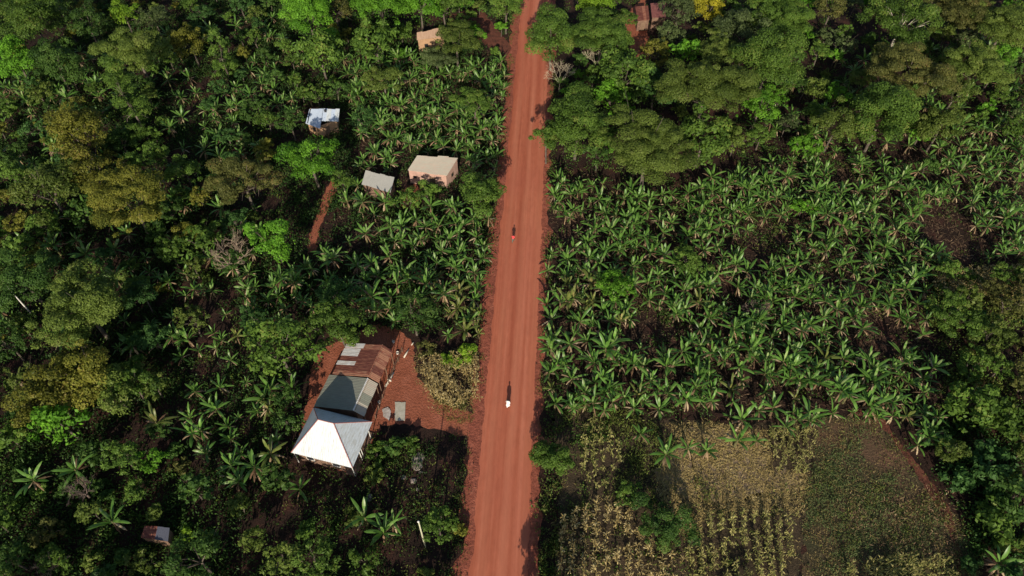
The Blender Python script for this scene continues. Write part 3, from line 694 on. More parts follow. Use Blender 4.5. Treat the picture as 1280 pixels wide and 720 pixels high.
TR(1222,80,34,'feather','olive','olive tree in the upper right, right of the brown one')
TR(1195,115,24,'loose','olive','lower olive tree beside the yellow-green one')
TR(1130,25,38,'loose','mid','green tree around a white trunk, top right', bark='palebark')
TR(1200,12,36,'feather','brown','dull brown tree on the top edge, right side')
TR(1258,30,40,'feather','olive','dull olive tree in the top right corner')
TR(1265,158,18,'broad','mid','small leafy tree at the right edge below the corner tree', hk=.8)
TR(1160,208,14,'dense','dark','small dark tree in the right grove, upper right', hk=.6)
TR(770,358,24,'feather','bright','bright green feathery tree inside the right grove', hk=.7)
TR(862,326,24,'feather','mid','duller feathery tree inside the right grove', hk=.7)
TR(1004,258,14,'feather','bright','tiny bright tree in the right grove', hk=.6)
TR(1245,85,22,'loose','mid','mid-green tree at the upper right edge')
TR(1190,392,34,'feather','mid','fluffy green tree at the right end of the grove', hk=.6)
TR(1240,420,30,'loose','olive','olive scrub tree at the right edge, mid-height', hk=.5)
TR(1215,455,26,'loose','mid','green scrub tree below the olive scrub tree', hk=.5)
TR(1262,380,26,'loose','brown','brown scrub tree on the right edge', hk=.5)
TR(1215,505,36,'broad','mid','leafy tree right of the fallow field, upper one', hk=.6)
TR(1255,520,30,'broad','mid','leafy tree on the right edge beside the fallow field', hk=.6)
TR(1240,580,32,'broad','blue','blue-green leafy tree in the lower right', hk=.5)
TR(1200,600,22,'broad','blue','low blue-green tree by the path, lower right', hk=.4)
TR(1268,620,34,'broad','dark','dark leafy tree on the right edge, lower right', hk=.5)
TR(1245,655,28,'broad','mid','low leafy tree above the corner banana plant', hk=.4)
TR(693,566,24,'mound','mid','round green bush at the right road edge', name='round_bush', cat='shrub', hs=1.15)
TR(836,640,36,'feather','dark','feathery dark green bush amid the dry maize', name='garden_bush', cat='shrub')
TR(790,605,20,'loose','mid','small green bush left of the feathery bush', name='garden_bush', cat='shrub')
TR(548,655,25,'dense','mid','green roadside tree next to the utility pole', hk=1.15)
TR(575,655,10,'loose','gold','small yellowish bush at the road edge, beside the pole tree', name='garden_bush', cat='shrub')
TR(580,432,16,'mound','lime','lime green bush by the dry maize near the road', name='garden_bush', cat='shrub')
TR(560,440,12,'mound','lime','small yellow-green bush left of the lime one', name='garden_bush', cat='shrub')
TR(531,425,13,'loose','brown','reddish brown dry bush beside the lime bushes', name='dry_bush', cat='shrub')
TR(488,547,15,'broad','dark','leafy green shrub at the lower edge of the yard', name='garden_bush', cat='shrub')
TR(510,546,12,'loose','mid','lighter leafy shrub right of the yard-edge shrub', name='garden_bush', cat='shrub')
TR(468,556,13,'loose','mid','light green shrub beside the veranda of the white roof', name='garden_bush', cat='shrub')
TR(465,585,13,'loose','olive','olive shrub in front of the veranda', name='garden_bush', cat='shrub')
TR(155,572,24,'dense','mid','green tree in the dark lower left', hk=.8)
TR(190,575,18,'loose','bright','light green small tree right of the green one, lower left', hk=.7)
TR(215,575,12,'loose','brown','reddish dry shrub right of the light green tree', name='dry_bush', cat='shrub')
TR(45,655,20,'loose','brown','reddish dry shrub in the bottom left', name='dry_bush', cat='shrub')
TR(115,640,18,'loose','olive','thin olive tree in the bottom left', hk=.7)
TR(228,660,10,'loose','lime','small vivid yellow-green shrub right of the tiny shed', name='garden_bush', cat='shrub', hk=.8)
TR(193,640,10,'loose','olive','narrow olive tree just above the tiny shed', hk=.8)
TR(245,698,38,'loose','dark','dark green tree at the bottom, below the tiny shed')
TR(178,700,18,'loose','olive','olive tree at the bottom under the tiny shed', hk=.7)
TR(318,672,18,'loose','olive','small olive tree at the bottom left of centre', hk=.7)
TR(395,705,32,'loose','mid','green tree at the bottom edge below the white roof')
TR(350,700,26,'loose','olive','olive tree at the bottom edge left of the green one')
TR(455,700,22,'loose','mid','small green tree at the bottom edge below the big banana', hk=.7)
TR(440,635,14,'loose','olive','olive shrub in the shade below the white roof', name='garden_bush', cat='shrub')
TR(15,700,24,'loose','dark','dark tree in the bottom left corner', hk=.8)
TR(10,545,22,'broad','mid','leafy tree on the left edge above the shaded banana', hk=.7)
TR(75,600,16,'loose','dark','dark shrub among the shaded banana plants', name='garden_bush', cat='shrub')
TREES = list(T)
# low trees and shrubs that close the gaps; each is named after the tree it stands beside
FR = np.random.RandomState(21); used = set()
FZ = [([(-30,-20),(430,-20),(440,120),(360,200),(330,340),(200,350),(190,430),(-30,430)], 105, ['mid','dark','olive','blue','mid','gold','under2']),
      ([(-30,430),(190,430),(225,600),(350,590),(355,640),(470,620),(590,690),(590,740),(-30,740)], 34, ['dark','under2','dark','olive','mid','under2']),
      ([(690,-10),(1300,-10),(1300,170),(1180,165),(950,190),(700,205)], 120, ['mid','olive','dark','grey','mid','bright']),
      ([(1180,330),(1300,330),(1300,720),(1225,720),(1200,640),(1150,560),(1190,500)], 60, ['mid','olive','blue','brown']),
      ([(430,-20),(640,-20),(636,60),(560,75),(430,60)], 30, ['mid','olive','bright']),
      ([(340,590),(350,480),(385,440),(375,500),(352,560)], 10, ['mid','dark'])]
CN = dict(mid='mid-green', dark='dark green', olive='olive', blue='bluish green', gold='golden green', under2='dull green', grey='greyish green', bright='bright green', brown='brownish')
def filler():
    pts = [(at(a[0], a[1], 3.5)[:2], a[2]*mpp(a[0], a[1], 3), a[5]) for a, k in TREES]; new = []
    for zi, (poly, n_, cols) in enumerate(FZ):
        P = np.array(poly)
        for _ in range(n_*6):
            x, y = FR.uniform(P[:, 0].min(), P[:, 0].max()), FR.uniform(P[:, 1].min(), P[:, 1].max())
            if not inpoly(np.array([x]), np.array([y]), poly)[0]: continue
            if any(inpoly(np.array([x]), np.array([y]), q)[0] for q in NOBF): continue
            g = at(x, y, 1.5)[:2]
            if -9.5 < g[0] < 3: continue
            R = FR.choice([1.1, 1.5, 1.9, 2.3, 2.8]); ds = [np.hypot(*(g-c))-.72*r_ for c, r_, l in pts]
            if min(ds) < R*.85 or any(np.hypot(*(g-c))-.8*r_ < R*.8 for c, r_ in new): continue
            order_ = np.argsort(ds); col_ = cols[FR.randint(len(cols))]; kind_ = 'shrub' if R < 1.3 else 'tree'; done = None
            for j in order_[:7]:
                c, r_, l = pts[j]; e = g-c; wd = ('right of' if e[0] > 0 else 'left of') if abs(e[0]) > abs(e[1]) else ('above' if e[1] > 0 else 'below')
                lab = ('low ' if R < 1.2 else 'small ')+CN[col_]+' '+kind_+' '+wd+' the '+l
                if (wd, kind_, l, col_) not in used and len(lab.split()) <= 16: used.add((wd, kind_, l, col_)); done = lab; break
            if not done: continue
            new.append((g, R)); m_ = mpp(x, y, 2)
            T.append(((x, y, R/m_, ['loose', 'broad', 'dense', 'feather'][FR.randint(4)], 'dark' if col_ == 'under2' else col_, done), dict(name='low_shrub' if kind_ == 'shrub' else 'small_tree', cat=kind_, hk=.75)))
    print('fillers', len(new))
NOBF = [[(435,635),(520,630),(520,695),(435,695)], [(205,75),(262,80),(262,240),(205,230)], [(60,290),(190,280),(190,330),(60,330)], [(105,30),(135,30),(135,90),(75,90)], [(-5,340),(35,340),(45,400),(5,390)], YARD, PATH, FALLOW, [(500,180),(590,180),(590,250),(500,250)], [(440,200),(505,200),(500,250),(440,250)], [(372,125),(440,125),(440,200),(372,180)], [(505,25),(560,25),(560,65),(505,65)], [(770,-5),(840,-5),(840,60),(800,90),(775,60)], [(170,650),(220,650),(220,690),(170,690)], [(385,400),(500,400),(500,620),(350,620)]]

# ------------------------------------------------------------------ banana plants
def banana_leaf(rs, az, L, W, el0, droop, z0, V, F, val, vv, segs=7, torn=.18):
    k0 = len(V); d = np.array([math.cos(az), math.sin(az), 0]); sd = np.array([-math.sin(az), math.cos(az), 0])
    p = np.array([0, 0, z0])+d*.08; prof = [.05, .55, .9, 1, 1, .92, .7, .06]; tw = rs.normal()*.25
    for i in range(segs+1):
        t = i/segs; el = el0-droop*t**1.3; wv = W*prof[i]*(1-torn*rs.rand())
        up = np.array([-d[0]*math.sin(el), -d[1]*math.sin(el), math.cos(el)]); s2 = sd*math.cos(tw)+up*math.sin(tw)
        V += [p+s2*wv*.5-up*wv*.16, p, p-s2*wv*.5-up*wv*.16]
        if i < segs:
            F += [(k0+i*3, k0+i*3+3, k0+i*3+4, k0+i*3+1), (k0+i*3+1, k0+i*3+4, k0+i*3+5, k0+i*3+2)]; q = np.clip(vv+rs.normal()*.08, 0, 1); val += [q, np.clip(q+rs.normal()*.08, 0, 1)]
        p = p+(d*math.cos(el)+np.array([0, 0, math.sin(el)]))*L/segs
def banana_meshes(seed):
    rs = np.random.RandomState(seed); h = rs.uniform(1.6, 3.0); n = rs.randint(8, 14); V = []; F = []; val = []; a = rs.rand()*6
    for i in range(n):
        f = i/(n-1); a += 2.4+rs.normal()*.25
        banana_leaf(rs, a, rs.uniform(1.7, 2.6)*(.75+.35*math.sin(math.pi*min(1, f+.15))), rs.uniform(.32, .48), 1.3*f+.3+rs.normal()*.2, .6+.6*(1-f)+rs.normal()*.18, h-.25*(1-f), V, F, val, .3+.45*f+rs.normal()*.16)
    lv = mesh('banana_leaves', np.array(V), np.array(F), M['ban'], val)
    mb = MB(); mb.tube([(0, 0, 0), (.03, 0, h*.5), (0, .02, h+.1)], [.17, .13, .07], 7)
    me = bpy.data.meshes.new('banana_stem'); me.from_pydata(mb.V, [], mb.F); me.materials.append(M['stem'])
    V = []; F = []; val = []
    for i in range(rs.randint(4, 9)): banana_leaf(rs, rs.rand()*6.3, rs.uniform(1.1, 1.9), .26, rs.uniform(-.8, .45), .9, h-.35, V, F, val, rs.rand(), torn=.5)
    dm = mesh('dead_leaves', np.array(V), np.array(F), M['dead'], val)
    return lv, me, dm
NB = 16; BV = [banana_meshes(100+i) for i in range(NB)]
LY = []
for lv, a, b in BV[:5]:
    c = lv.copy(); c.materials[0] = M['banY']; LY.append((c, a, b))
BZ = [  # (photo zone of crowns, spacing m, share of yellowed plants, label, group)
 ('grove right of the red road', 2.1, .13, [(686,222),(700,205),(760,222),(830,232),(900,215),(960,195),(1040,190),(1120,200),(1200,150),(1290,130),(1300,290),(1290,320),(1160,325),(1165,380),(1170,430),(1180,520),(1110,520),(1040,510),(1000,530),(960,545),(930,540),(890,505),(800,508),(740,512),(690,500),(674,465),(676,420),(684,330)]),
 ('grove left of the red road', 2.1, .18, [(425,60),(500,60),(560,75),(635,60),(638,110),(628,200),(622,280),(612,380),(600,430),(560,432),(535,400),(480,395),(440,385),(400,380),(330,378),(350,330),(395,320),(420,250),(440,200),(438,130)]),
 ('clump left of the compound', 2.9, .15, [(215,360),(330,330),(385,345),(392,395),(340,400),(290,440),(230,455),(205,420)]),
 ('pale clump at lower left of the white roof', 2.9, .3, [(225,490),(290,455),(340,480),(345,570),(300,600),(262,590),(225,545)]),
 ('clump at the upper left between trees', 3.0, .35, [(275,15),(365,10),(385,100),(390,135),(330,145),(265,150),(255,120),(300,90),(320,60)]),
 ('small clump at the far upper left', 3.0, .4, [(40,88),(110,70),(140,95),(130,115),(20,130),(-5,120),(0,95)]),
 ('clump behind the trees at the upper right', 3.0, .2, [(1040,60),(1100,70),(1130,40),(1280,20),(1290,130),(1200,150),(1140,120),(1060,100)]),
 ('dark thicket left of the groves', 6.2, .3, [(-40,100),(200,20),(260,130),(330,180),(330,340),(220,350),(200,430),(-40,430)]),
 ('wood at the upper right', 4.2, .2, [(930,100),(1110,100),(1290,120),(1290,200),(960,200)]),
 ('strip at the right edge beside the fallow field', 2.8, .15, [(1120,500),(1190,510),(1190,560),(1165,575),(1135,540)]),
]
NOB = [ [(165,648),(228,648),(222,715),(165,705)], [(-5,340),(35,340),(45,400),(5,390)], # photo areas kept free (roofs, yard, clearings)
 [(500,185),(585,185),(585,245),(500,245)], [(445,205),(500,205),(498,245),(445,245)], [(375,125),(435,125),(435,180),(375,175)],
 [(505,25),(560,25),(560,65),(505,65)], [(385,400),(500,400),(500,620),(350,620)], [(515,420),(605,415),(606,540),(515,540)],
 [(1160,245),(1215,240),(1215,305),(1160,300)], [(1165,325),(1290,325),(1290,500),(1170,470)], PATH, YARD,[(500,225),(530,225),(530,262),(500,262)],
 [(905,520),(945,505),(1000,540),(905,545)]]
EXTRA = [(195,528,'lone banana plant with pale leaves in the dark left of the white roof'), (38,598,'large banana plant in dark shade at the lower left edge'),
 (478,662,'largest of the banana plants in the garden below the white roof'), (455,645,'banana plant just left of the large one below the white roof'), (490,648,'smaller banana plant on the right of the large one in the garden'),
 (318,582,'dark blue-green banana plant just left of the white roof'), (371,605,'young banana plant in front of the white roofed house'), (1255,702,'banana plant in the bottom right corner'),
 (833,566,'lone bright banana plant at the edge of the straw field'), (802,537,'small banana plant on the weedy strip, left of the lone bright one'), (862,555,'young banana plant on the straw, second from left'), (887,557,'young banana plant on the straw, right of the others'),
 (925,545,'tall banana plant standing at the corner of the maize block'), (930,520,'banana plant behind the tall one at the maize block corner'), (1092,503,'banana plant at the head of the fallow field'), (1170,535,'big banana plant right of the fallow field path'),
 (65,180,'banana plant with ragged leaves between olive trees, far left'), (105,315,'banana plant in the gap above the big olive tree, left'), (15,468,'small yellowish banana plant at the left edge'), (265,40,'banana plant beside the tall conical tree, upper left'),
 (138,650,'dark banana plant left of the tiny red roofed shed'), (95,588,'banana plant with drooping leaves beside the grey bare bush'), (580,95-62,'banana plant above the brown roofed house'), (600,95,'banana plant close to the road, below the brown roofed house'),
 (275,258,'low banana plant between the brown olive tree and the dark gap'), (215,245,'banana plant under the olive tree, left of the brown one'), (365,455+30,'banana plant at the left side of the yard'), (1260,270,'banana plant at the right edge above the dry maize')]
spots = []
rb = np.random.RandomState(3); allp = np.zeros((0, 2))
for zi, (zname, sp, yl, poly) in enumerate(BZ):
    pp = np.array([at(x, y, 3)[:2] for x, y in poly]); lo, hi = pp.min(0), pp.max(0); got = []
    cand = lo+rb.rand(int((hi-lo).prod()*(1.0 if zi < 2 else .6)), 2)*(hi-lo)
    X, Y = px(np.c_[cand, np.full(len(cand), 3.)]) if False else (None, None)
    q = np.c_[cand, np.full(len(cand), 3.)]-np.array([0, 0, CAMZ]); z = q@_F; X = 640+FPX*(q@_R)/z; Y = 360-FPX*(q@_U)/z
    ok = inpoly(X, Y, poly)
    for nb in NOB: ok &= ~inpoly(X, Y, nb)
    hole = np.sin(cand[:, 0]*.37+1.3)+np.sin(cand[:, 1]*.33+.4)+np.sin(cand[:, 0]*.19-cand[:, 1]*.23)*.9+np.sin(cand[:, 0]*.71+cand[:, 1]*.53)*.5
    ok &= hole < 1.6
    for a, k in TREES:
        if k.get('cat') != 'shrub' or True:
            tp = at(a[0], a[1], 3.5); ok &= ((cand-tp[:2])**2).sum(1) > (a[2]*mpp(a[0], a[1], 3)*(.55 if zi < 2 else .8))**2
    ok &= ~((cand[:, 0] > -8.1) & (cand[:, 0] < 1.6))
    for c in cand[ok]:
        if len(allp) == 0 or ((allp-c)**2).sum(1).min() > (sp*rb.choice([.35, .8, .95, 1.1, 1.25]))**2:
            allp = np.vstack([allp, c]); spots.append((c[0], c[1], zi, rb.rand() < yl*(.3+2.2*(math.sin(c[0]*.13+2)+math.sin(c[1]*.11) > .6))))
TREEPX = []
def place_banana(x, y, i, yl, label, group, scale=None):
    v = (LY[i % len(LY)] if yl else BV[i % NB]); rr = random.Random(i*13+5); s = scale or rr.choice([rr.uniform(.45, .75), rr.uniform(.7, .95), rr.uniform(.8, 1.05), rr.uniform(.9, 1.2)])
    t = thing('banana_plant', label, 'banana plant', (x, y, 0), rr.random()*6.28, group); t.scale = (s, s, s*rr.uniform(.9, 1.15))
    obj('leaves', v[0], t); obj('stem', v[1], t); obj('dead_leaves', v[2], t)
spots.sort(key=lambda s: math.hypot(s[0], s[1]))
# plants beside something recognisable are told apart by it
BL = {}
SPX = np.array([px((a, b, 3)) for a, b, _, _ in spots[:300]])
LMK = [(a[0], a[1], a[2], a[5]) for a, k in TREES] + [(540,210,32,'pink brick house'), (472,226,24,'small grey roofed hut'), (403,148,22,'blue and white roof'), (287,318,26,'grey leafless tree'), (945,386,14,'brown leafless bush'), (640,293,6,'person in the red shirt')]
for X0, Y0, r0, ph in LMK:
    for dx, dy, wd in ((-1, 0, 'left of'), (1, 0, 'right of'), (0, -1, 'above'), (0, 1, 'below')):
        lab = 'banana plant just '+wd+' the '+ph
        if len(lab.split()) > 16: continue
        e = SPX-np.array([X0, Y0]); al = e@np.array([dx, dy]); cr = np.abs(e@np.array([dy, dx])); sc = np.where((al > r0*.7) & (al < r0+42) & (cr < al*.8), al+cr, 1e9)
        j = int(np.argmin(sc))
        if sc[j] < 1e8 and j not in BL and j < 300-len(EXTRA): BL[j] = lab

order = 300-len(EXTRA)
for i, (x, y, lab) in enumerate(EXTRA):
    p = at(x, y, 3); place_banana(p[0], p[1], i+40, i in (0, 18), lab, None, .85 if 'young' in lab or 'small' in lab else 1.15)
for i, (x, y, zi, yl) in enumerate(spots[:order]):
    place_banana(x, y, i, yl, BL.get(i) or ('yellowed' if yl else 'green')+' banana plant in the '+BZ[zi][0], 'banana plants in the '+BZ[zi][0])
def merge_instances(name, src, pl, mats, kind='stuff', label=None, cat=None):
    """src list of meshes, pl list of (k, x, y, rz, s)"""
    Vs = []; Fs = []; Al = []; Mi = []; off = 0; cache = []
    for me in src:
        V = np.empty(len(me.vertices)*3, np.float32); me.vertices.foreach_get('co', V); V = V.reshape(-1, 3)
        k = me.polygons[0].loop_total; Fm = np.array([list(p.vertices) for p in me.polygons if p.loop_total == 4])
        a = np.array([d.value for d in me.attributes['v'].data]) if 'v' in me.attributes else np.full(len(Fm), .5); cache.append((V, Fm, a[:len(Fm)]))
    for k, x, y, rz, s in pl:
        V, Fm, a = cache[k]; c, s_ = math.cos(rz), math.sin(rz); R = np.array([[c, s_, 0], [-s_, c, 0], [0, 0, 1]])
        Vs.append(V@R*s+np.array([x, y, 0])); Fs.append(Fm+off); off += len(V); Al.append(a)
    o = obj(name, mesh(name, np.concatenate(Vs), np.concatenate(Fs), mats, np.concatenate(Al)))
    return tag(o, label, cat, None, kind)
rest = spots[order:]; rr = random.Random(4)
print('bananas', len(spots), 'rest', len(rest))
if rest:
    pl = [(i % NB, x, y, rr.random()*6.28, rr.uniform(.5, 1.1)) for i, (x, y, z_, yl) in enumerate(rest)]
    g = merge_instances('distant_banana_plants', [b[0] for b in BV], pl, M['ban'], 'stuff', 'far green banana plants of both groves, toward the top of the photo', 'banana plants')
    a1 = merge_instances('distant_banana_stems', [b[1] for b in BV], pl, M['stem']); a2 = merge_instances('distant_dead_leaves', [b[2] for b in BV], pl, M['dead'])
    for a in (a1, a2):
        a.parent = g

# ------------------------------------------------------------------ trees and shrubs
filler()
for a, k in T: tree(*a, **k)
bare_tree(287,318,44,'grey leafless tree left of the flat-topped bright tree', M['twig'], dens=4)
bare_tree(700,90,26,'pale leafless tree beside the road near the top', M['whitetwig'], 1.3, dens=3, r0=.07)
bare_tree(745,66,28,'pale forked leafless tree between the spreading trees at the top', M['whitetwig'], 1.2, dens=3, r0=.07)
bare_tree(945,386,26,'brown leafless bush inside the right grove', M['brush'], dens=4, name='bare_bush', cat='shrub')
bare_tree(100,612,34,'greyish leafless bush in the dark lower left', M['brush'], dens=4, name='bare_bush', cat='shrub')
bare_tree(60,705,30,'pale leafless bush at the bottom left', M['twig'], dens=4, name='bare_bush', cat='shrub')
# leaning bare white trunk on the left
p = at(30,382,2.0); q = at(3,351,8.0); t = thing('dead_tree', 'white leaning bare trunk at the left edge', 'tree', (p[0], p[1], 0))
o = Vector((p[0], p[1], 0)); Q3 = Vector(q)-o; mb = MB()
mb.tube([(.3, -.2, 0), (0, 0, 2), Q3*.5+Vector((.1, -.1, 1.2)), Q3], [.14, .11, .08, .04], 7); mb.build('trunk', M['paint'], t, True)
mb = MB(); m0 = Q3*.7+Vector((0, 0, .6)); mb.tube([m0, m0+Vector((.35, .3, .7))], [.05, .015], 5); mb.build('branches', M['paint'], t)
# trees just below the picture's bottom edge: they throw the long shadows seen along it
for i, (X, Y, R) in enumerate(((3.0, 17.5, 3.4), (1.9, 11, 3.0), (6.2, 3.5, 2.8), (-10.6, 15.5, 3.0), (-15, 8, 3.0), (-21, 9, 3.4), (-30, 8, 4), (-38, 9, 3.6), (-47, 10, 4.2), (-56, 9, 4), (14, 10.5, 2.4), (24, 12, 2.8), (33, 10, 3), (42, 12, 3.4), (52, 14, 3.4))):
    tree(X, Y, 0, 'dense', ['mid', 'dark', 'olive'][i % 3], 'tree standing just below the bottom edge of the photo', world=(X, Y, R), group='trees below the bottom edge')

# ------------------------------------------------------------------ maize
def maize_mesh(seed, m):
    rs = np.random.RandomState(seed); h = rs.uniform(1.5, 2.1); V = []; F = []; val = []
    for i in range(rs.randint(8, 11)):
        z0 = h*(.25+.7*i/10); banana_leaf(rs, rs.rand()*6.3, rs.uniform(.4, .65), .13, rs.uniform(.6, 1.3), rs.uniform(1.6, 3.0), z0, V, F, val, rs.rand(), segs=4, torn=.4)
    k = len(V)
    for z, r in ((0, .03), (h, .015)):
        for j in range(4): V.append(np.array([r*math.cos(j*1.571), r*math.sin(j*1.571), z]))
    for j in range(4): F.append((k+j, k+(j+1) % 4, k+4+(j+1) % 4, k+4+j)); val.append(.7)
    for j in range(5):                      # tassel
        a = rs.rand()*6.3; k = len(V); d = np.array([math.cos(a), math.sin(a), 0]); V += [np.array([0, 0, h]), d*.12+np.array([.01, 0, h+.2]), d*.2+np.array([0, 0, h+.22]), d*.1+np.array([0, .015, h+.16])]; F.append((k, k+1, k+2, k+3)); val.append(.95)
    return mesh('maize_plant', np.array(V), np.array(F), m, val)
MD = [maize_mesh(i, M['straw']) for i in range(8)]; MG = [maize_mesh(20+i, M['maizeG']) for i in range(8)]
MZ = [('dry maize plant in the tan rows right of the road at the bottom', [(700,650),(745,618),(790,625),(800,668),(850,690),(870,730),(690,730)], 1.3, .5, 0, .0),
      ('half-green maize plant in the rows left of the fallow field, bottom', [(885,640),(1000,640),(995,680),(985,730),(870,730),(850,700)], 1.35, .45, 1, .0),
      ('half-green maize plant in the block under the right grove', [(955,535),(1024,530),(1010,590),(965,585)], 1.1, .4, 1, .0),
      ('dry maize plant in the small patch between yard and road', [(525,445),(596,440),(600,498),(560,508),(532,485)], .75, .36, 0, .2),
      ('dry maize plant in the patch at the right edge', [(1165,335),(1290,332),(1290,372),(1170,368)], .8, .42, 0, .0),
      ('half-green maize plant in the row along the bottom right edge', [(1060,700),(1190,692),(1200,730),(1060,730)], .9, .45, 1, .0),
      ('thin green maize plant in the weedy strip beside the right road edge', [(725,520),(775,518),(780,600),(740,610),(722,580)], 1.1, .7, 1, .0)]
mp = []; rm = np.random.RandomState(9)
for zi, (lab, poly, rs_, ps, gr, rot) in enumerate(MZ):
    pp = np.array([at(x, y, 1)[:2] for x, y in poly]); lo, hi = pp.min(0), pp.max(0)
    gx = np.arange(lo[0], hi[0], rs_); gy = np.arange(lo[1], hi[1], ps); XX, YY = np.meshgrid(gx, gy); c = np.c_[XX.ravel(), YY.ravel()]
    c[:, 0] += rm.normal(size=len(c))*.12+np.sin(c[:, 1]*.4)*.2; c[:, 1] += rm.normal(size=len(c))*.14
    q = np.c_[c, np.full(len(c), 1.)]-np.array([0, 0, CAMZ]); z = q@_F; X = 640+FPX*(q@_R)/z; Y = 360-FPX*(q@_U)/z
    ok = inpoly(X, Y, poly) & (rm.rand(len(c)) < .88) & (np.sin(c[:, 0]*.9+1)+np.sin(c[:, 1]*.8+c[:, 0]*.5)+rm.normal(size=len(c))*.5 > -1.35)
    mp += [(a, b, zi, gr) for a, b in c[ok]]
mp.sort(key=lambda s: math.hypot(s[0], s[1])); print('maize', len(mp))
rr = random.Random(8)
for i, (x, y, zi, gr) in enumerate(mp[:300]):
    o = obj('maize_plant', (MG if gr else MD)[i % 8], None, (x, y, 0)); o.rotation_euler = (0, 0, rr.random()*6.28); s = rr.uniform(.8, 1.15); o.scale = (s, s, s)
    tag(o, MZ[zi][0], 'maize plant', MZ[zi][0].replace('plant', 'plants', 1))
for gr, src, m, nm in ((0, MD, M['straw'], 'distant dry maize'), (1, MG, M['maizeG'], 'distant half-green maize')):
    pl = [(i % 8, x, y, rr.random()*6.28, rr.uniform(.8, 1.15)) for i, (x, y, zi, g_) in enumerate(mp[300:]) if g_ == gr]
    if pl: merge_instances(nm.replace(' ', '_').replace('-', '_'), src, pl, m, 'stuff', nm.replace('distant', 'remaining')+' stalks in the farther patches and rows', 'maize')

# ------------------------------------------------------------------ undergrowth, grass, straw (uncountable)
def scatter(poly, dens, z=0, seed=0, avoid=(), clump=0, edge=(-7.9, 1.45)):
    rs = np.random.RandomState(seed); pp = np.array([at(x, y, z)[:2] for x, y in poly]); lo, hi = pp.min(0), pp.max(0)
    c = lo+rs.rand(int((hi-lo).prod()*dens), 2)*(hi-lo)
    q = np.c_[c, np.full(len(c), float(z))]-np.array([0, 0, CAMZ]); zz = q@_F; X = 640+FPX*(q@_R)/zz; Y = 360-FPX*(q@_U)/zz
    ok = inpoly(X, Y, poly)
    for a in avoid: ok &= ~inpoly(X, Y, a)
    if clump:
        f = np.sin(c[:, 0]*.31+seed)+np.sin(c[:, 1]*.27+c[:, 0]*.11)+np.sin(c[:, 0]*.83-c[:, 1]*.7+seed*2); ok &= (f+rs.normal(size=len(f))*.8) > clump-1.5
    ok &= ~((c[:, 0] > edge[0]) & (c[:, 0] < edge[1]))
    return c[ok]
def tufts(name, pts, k, hgt, L, W, m, label, cat, seed=1, spread=.3, upright=.6, kind='stuff', flat=.3):
    rs = np.random.RandomState(seed); n = len(pts)
    P = np.repeat(np.c_[pts, np.zeros(n)], k, 0); m_ = len(P); hh = np.repeat(.5+rs.rand(n), k)
    P += np.c_[rs.normal(size=(m_, 2))*spread, rs.rand(m_)*hgt*hh+.04]
    Nn = rs.normal(size=(m_, 3))*np.array([1, 1, .4])+np.array([0, 0, flat]); up = np.array([[0, 0, upright]])+rs.normal(size=(m_, 3))*.5
    V, F = diamonds(P, Nn, L, W, rs, up=up); V[:, 2] = np.maximum(V[:, 2], .015)
    val = np.clip(np.repeat(rs.normal(.42, .18, n), k)+rs.normal(size=m_)*.12, 0, 1)
    return tag(obj(name, mesh(name, V, F, m, val)), label, cat, None, kind)
ALL = [(-60,-30),(1340,-30),(1340,760),(-60,760)]
CLR = [YARD, PATH, FIELD, FALLOW, [(515,420),(605,415),(606,540),(515,540)], [(500,225),(530,225),(530,262),(500,262)], [(560,20),(600,8),(640,60),(636,80),(600,50),(575,45)], [(780,20),(806,-4),(812,70),(800,90),(786,60)]]
LEFT = [(-60,-30),(640,-30),(620,300),(560,760),(-60,760)]
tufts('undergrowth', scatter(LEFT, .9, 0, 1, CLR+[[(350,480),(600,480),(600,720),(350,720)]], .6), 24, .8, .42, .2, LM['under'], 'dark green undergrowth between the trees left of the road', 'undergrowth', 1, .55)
tufts('undergrowth', scatter(ALL, .4, 0, 2, CLR, 1.5), 22, .8, .34, .15, LM['dark'], 'mid-green weeds and low bushes between the plants', 'undergrowth', 2, .5)
tufts('undergrowth', scatter(ALL, .14, 0, 3, CLR, 1.4), 18, .7, .34, .14, LM['olive'], 'olive weeds scattered between the plants', 'undergrowth', 3, .5)
RB = BZ[0][3]
tufts('leaf_litter', scatter(RB, 1.1, 0, 4), 6, .12, .7, .12, M['deadlow'], 'dead banana leaves on the soil of the right grove', 'leaf litter', 4, .6, .0, flat=2.5)
tufts('leaf_litter', scatter(BZ[1][3], .8, 0, 5, CLR), 6, .12, .7, .12, M['deadlow'], 'dead banana leaves on the soil of the left grove', 'leaf litter', 5, .6, .0, flat=2.5)
STRAW = [(815,600),(850,560),(835,530),(900,528),(960,540),(965,590),(1012,590),(1005,640),(880,645),(860,680),(835,640)]
sheet('straw_ground', G([(815,585),(850,555),(860,535),(930,535),(955,550),(960,592),(1005,590),(1000,612),(930,622),(880,625),(840,620)]), .010, M['strawsoil'], jag=.35)
tufts('straw', scatter(STRAW, 11, 0, 6), 5, .10, .5, .07, M['straw'], 'tan maize straw spread over the harvested field', 'straw', 6, .3, .0, flat=2.)
tufts('straw', scatter([(690,600),(1000,600),(1000,740),(690,740)], .8, 0, 7), 5, .10, .45, .05, M['straw'], 'thin dry straw between the maize rows', 'straw', 7, .3, .0, flat=2.)
tufts('grass', scatter(FALLOW, 7, 0, 8, (), 1.9), 9, .22, .36, .07, M['grass'], 'short dull grass over the fallow field', 'grass', 8, .3, .7, flat=1.2)
tufts('grass', scatter(FALLOW, .9, 0, 18, (), 1.7), 16, .4, .4, .07, M['weed'], 'greener grass patches on the fallow field', 'grass', 18, .4, 1.2)
STRIP = [(684,500),(800,515),(850,560),(810,600),(835,640),(800,640),(745,625),(700,660),(690,740),(676,740),(678,600)]
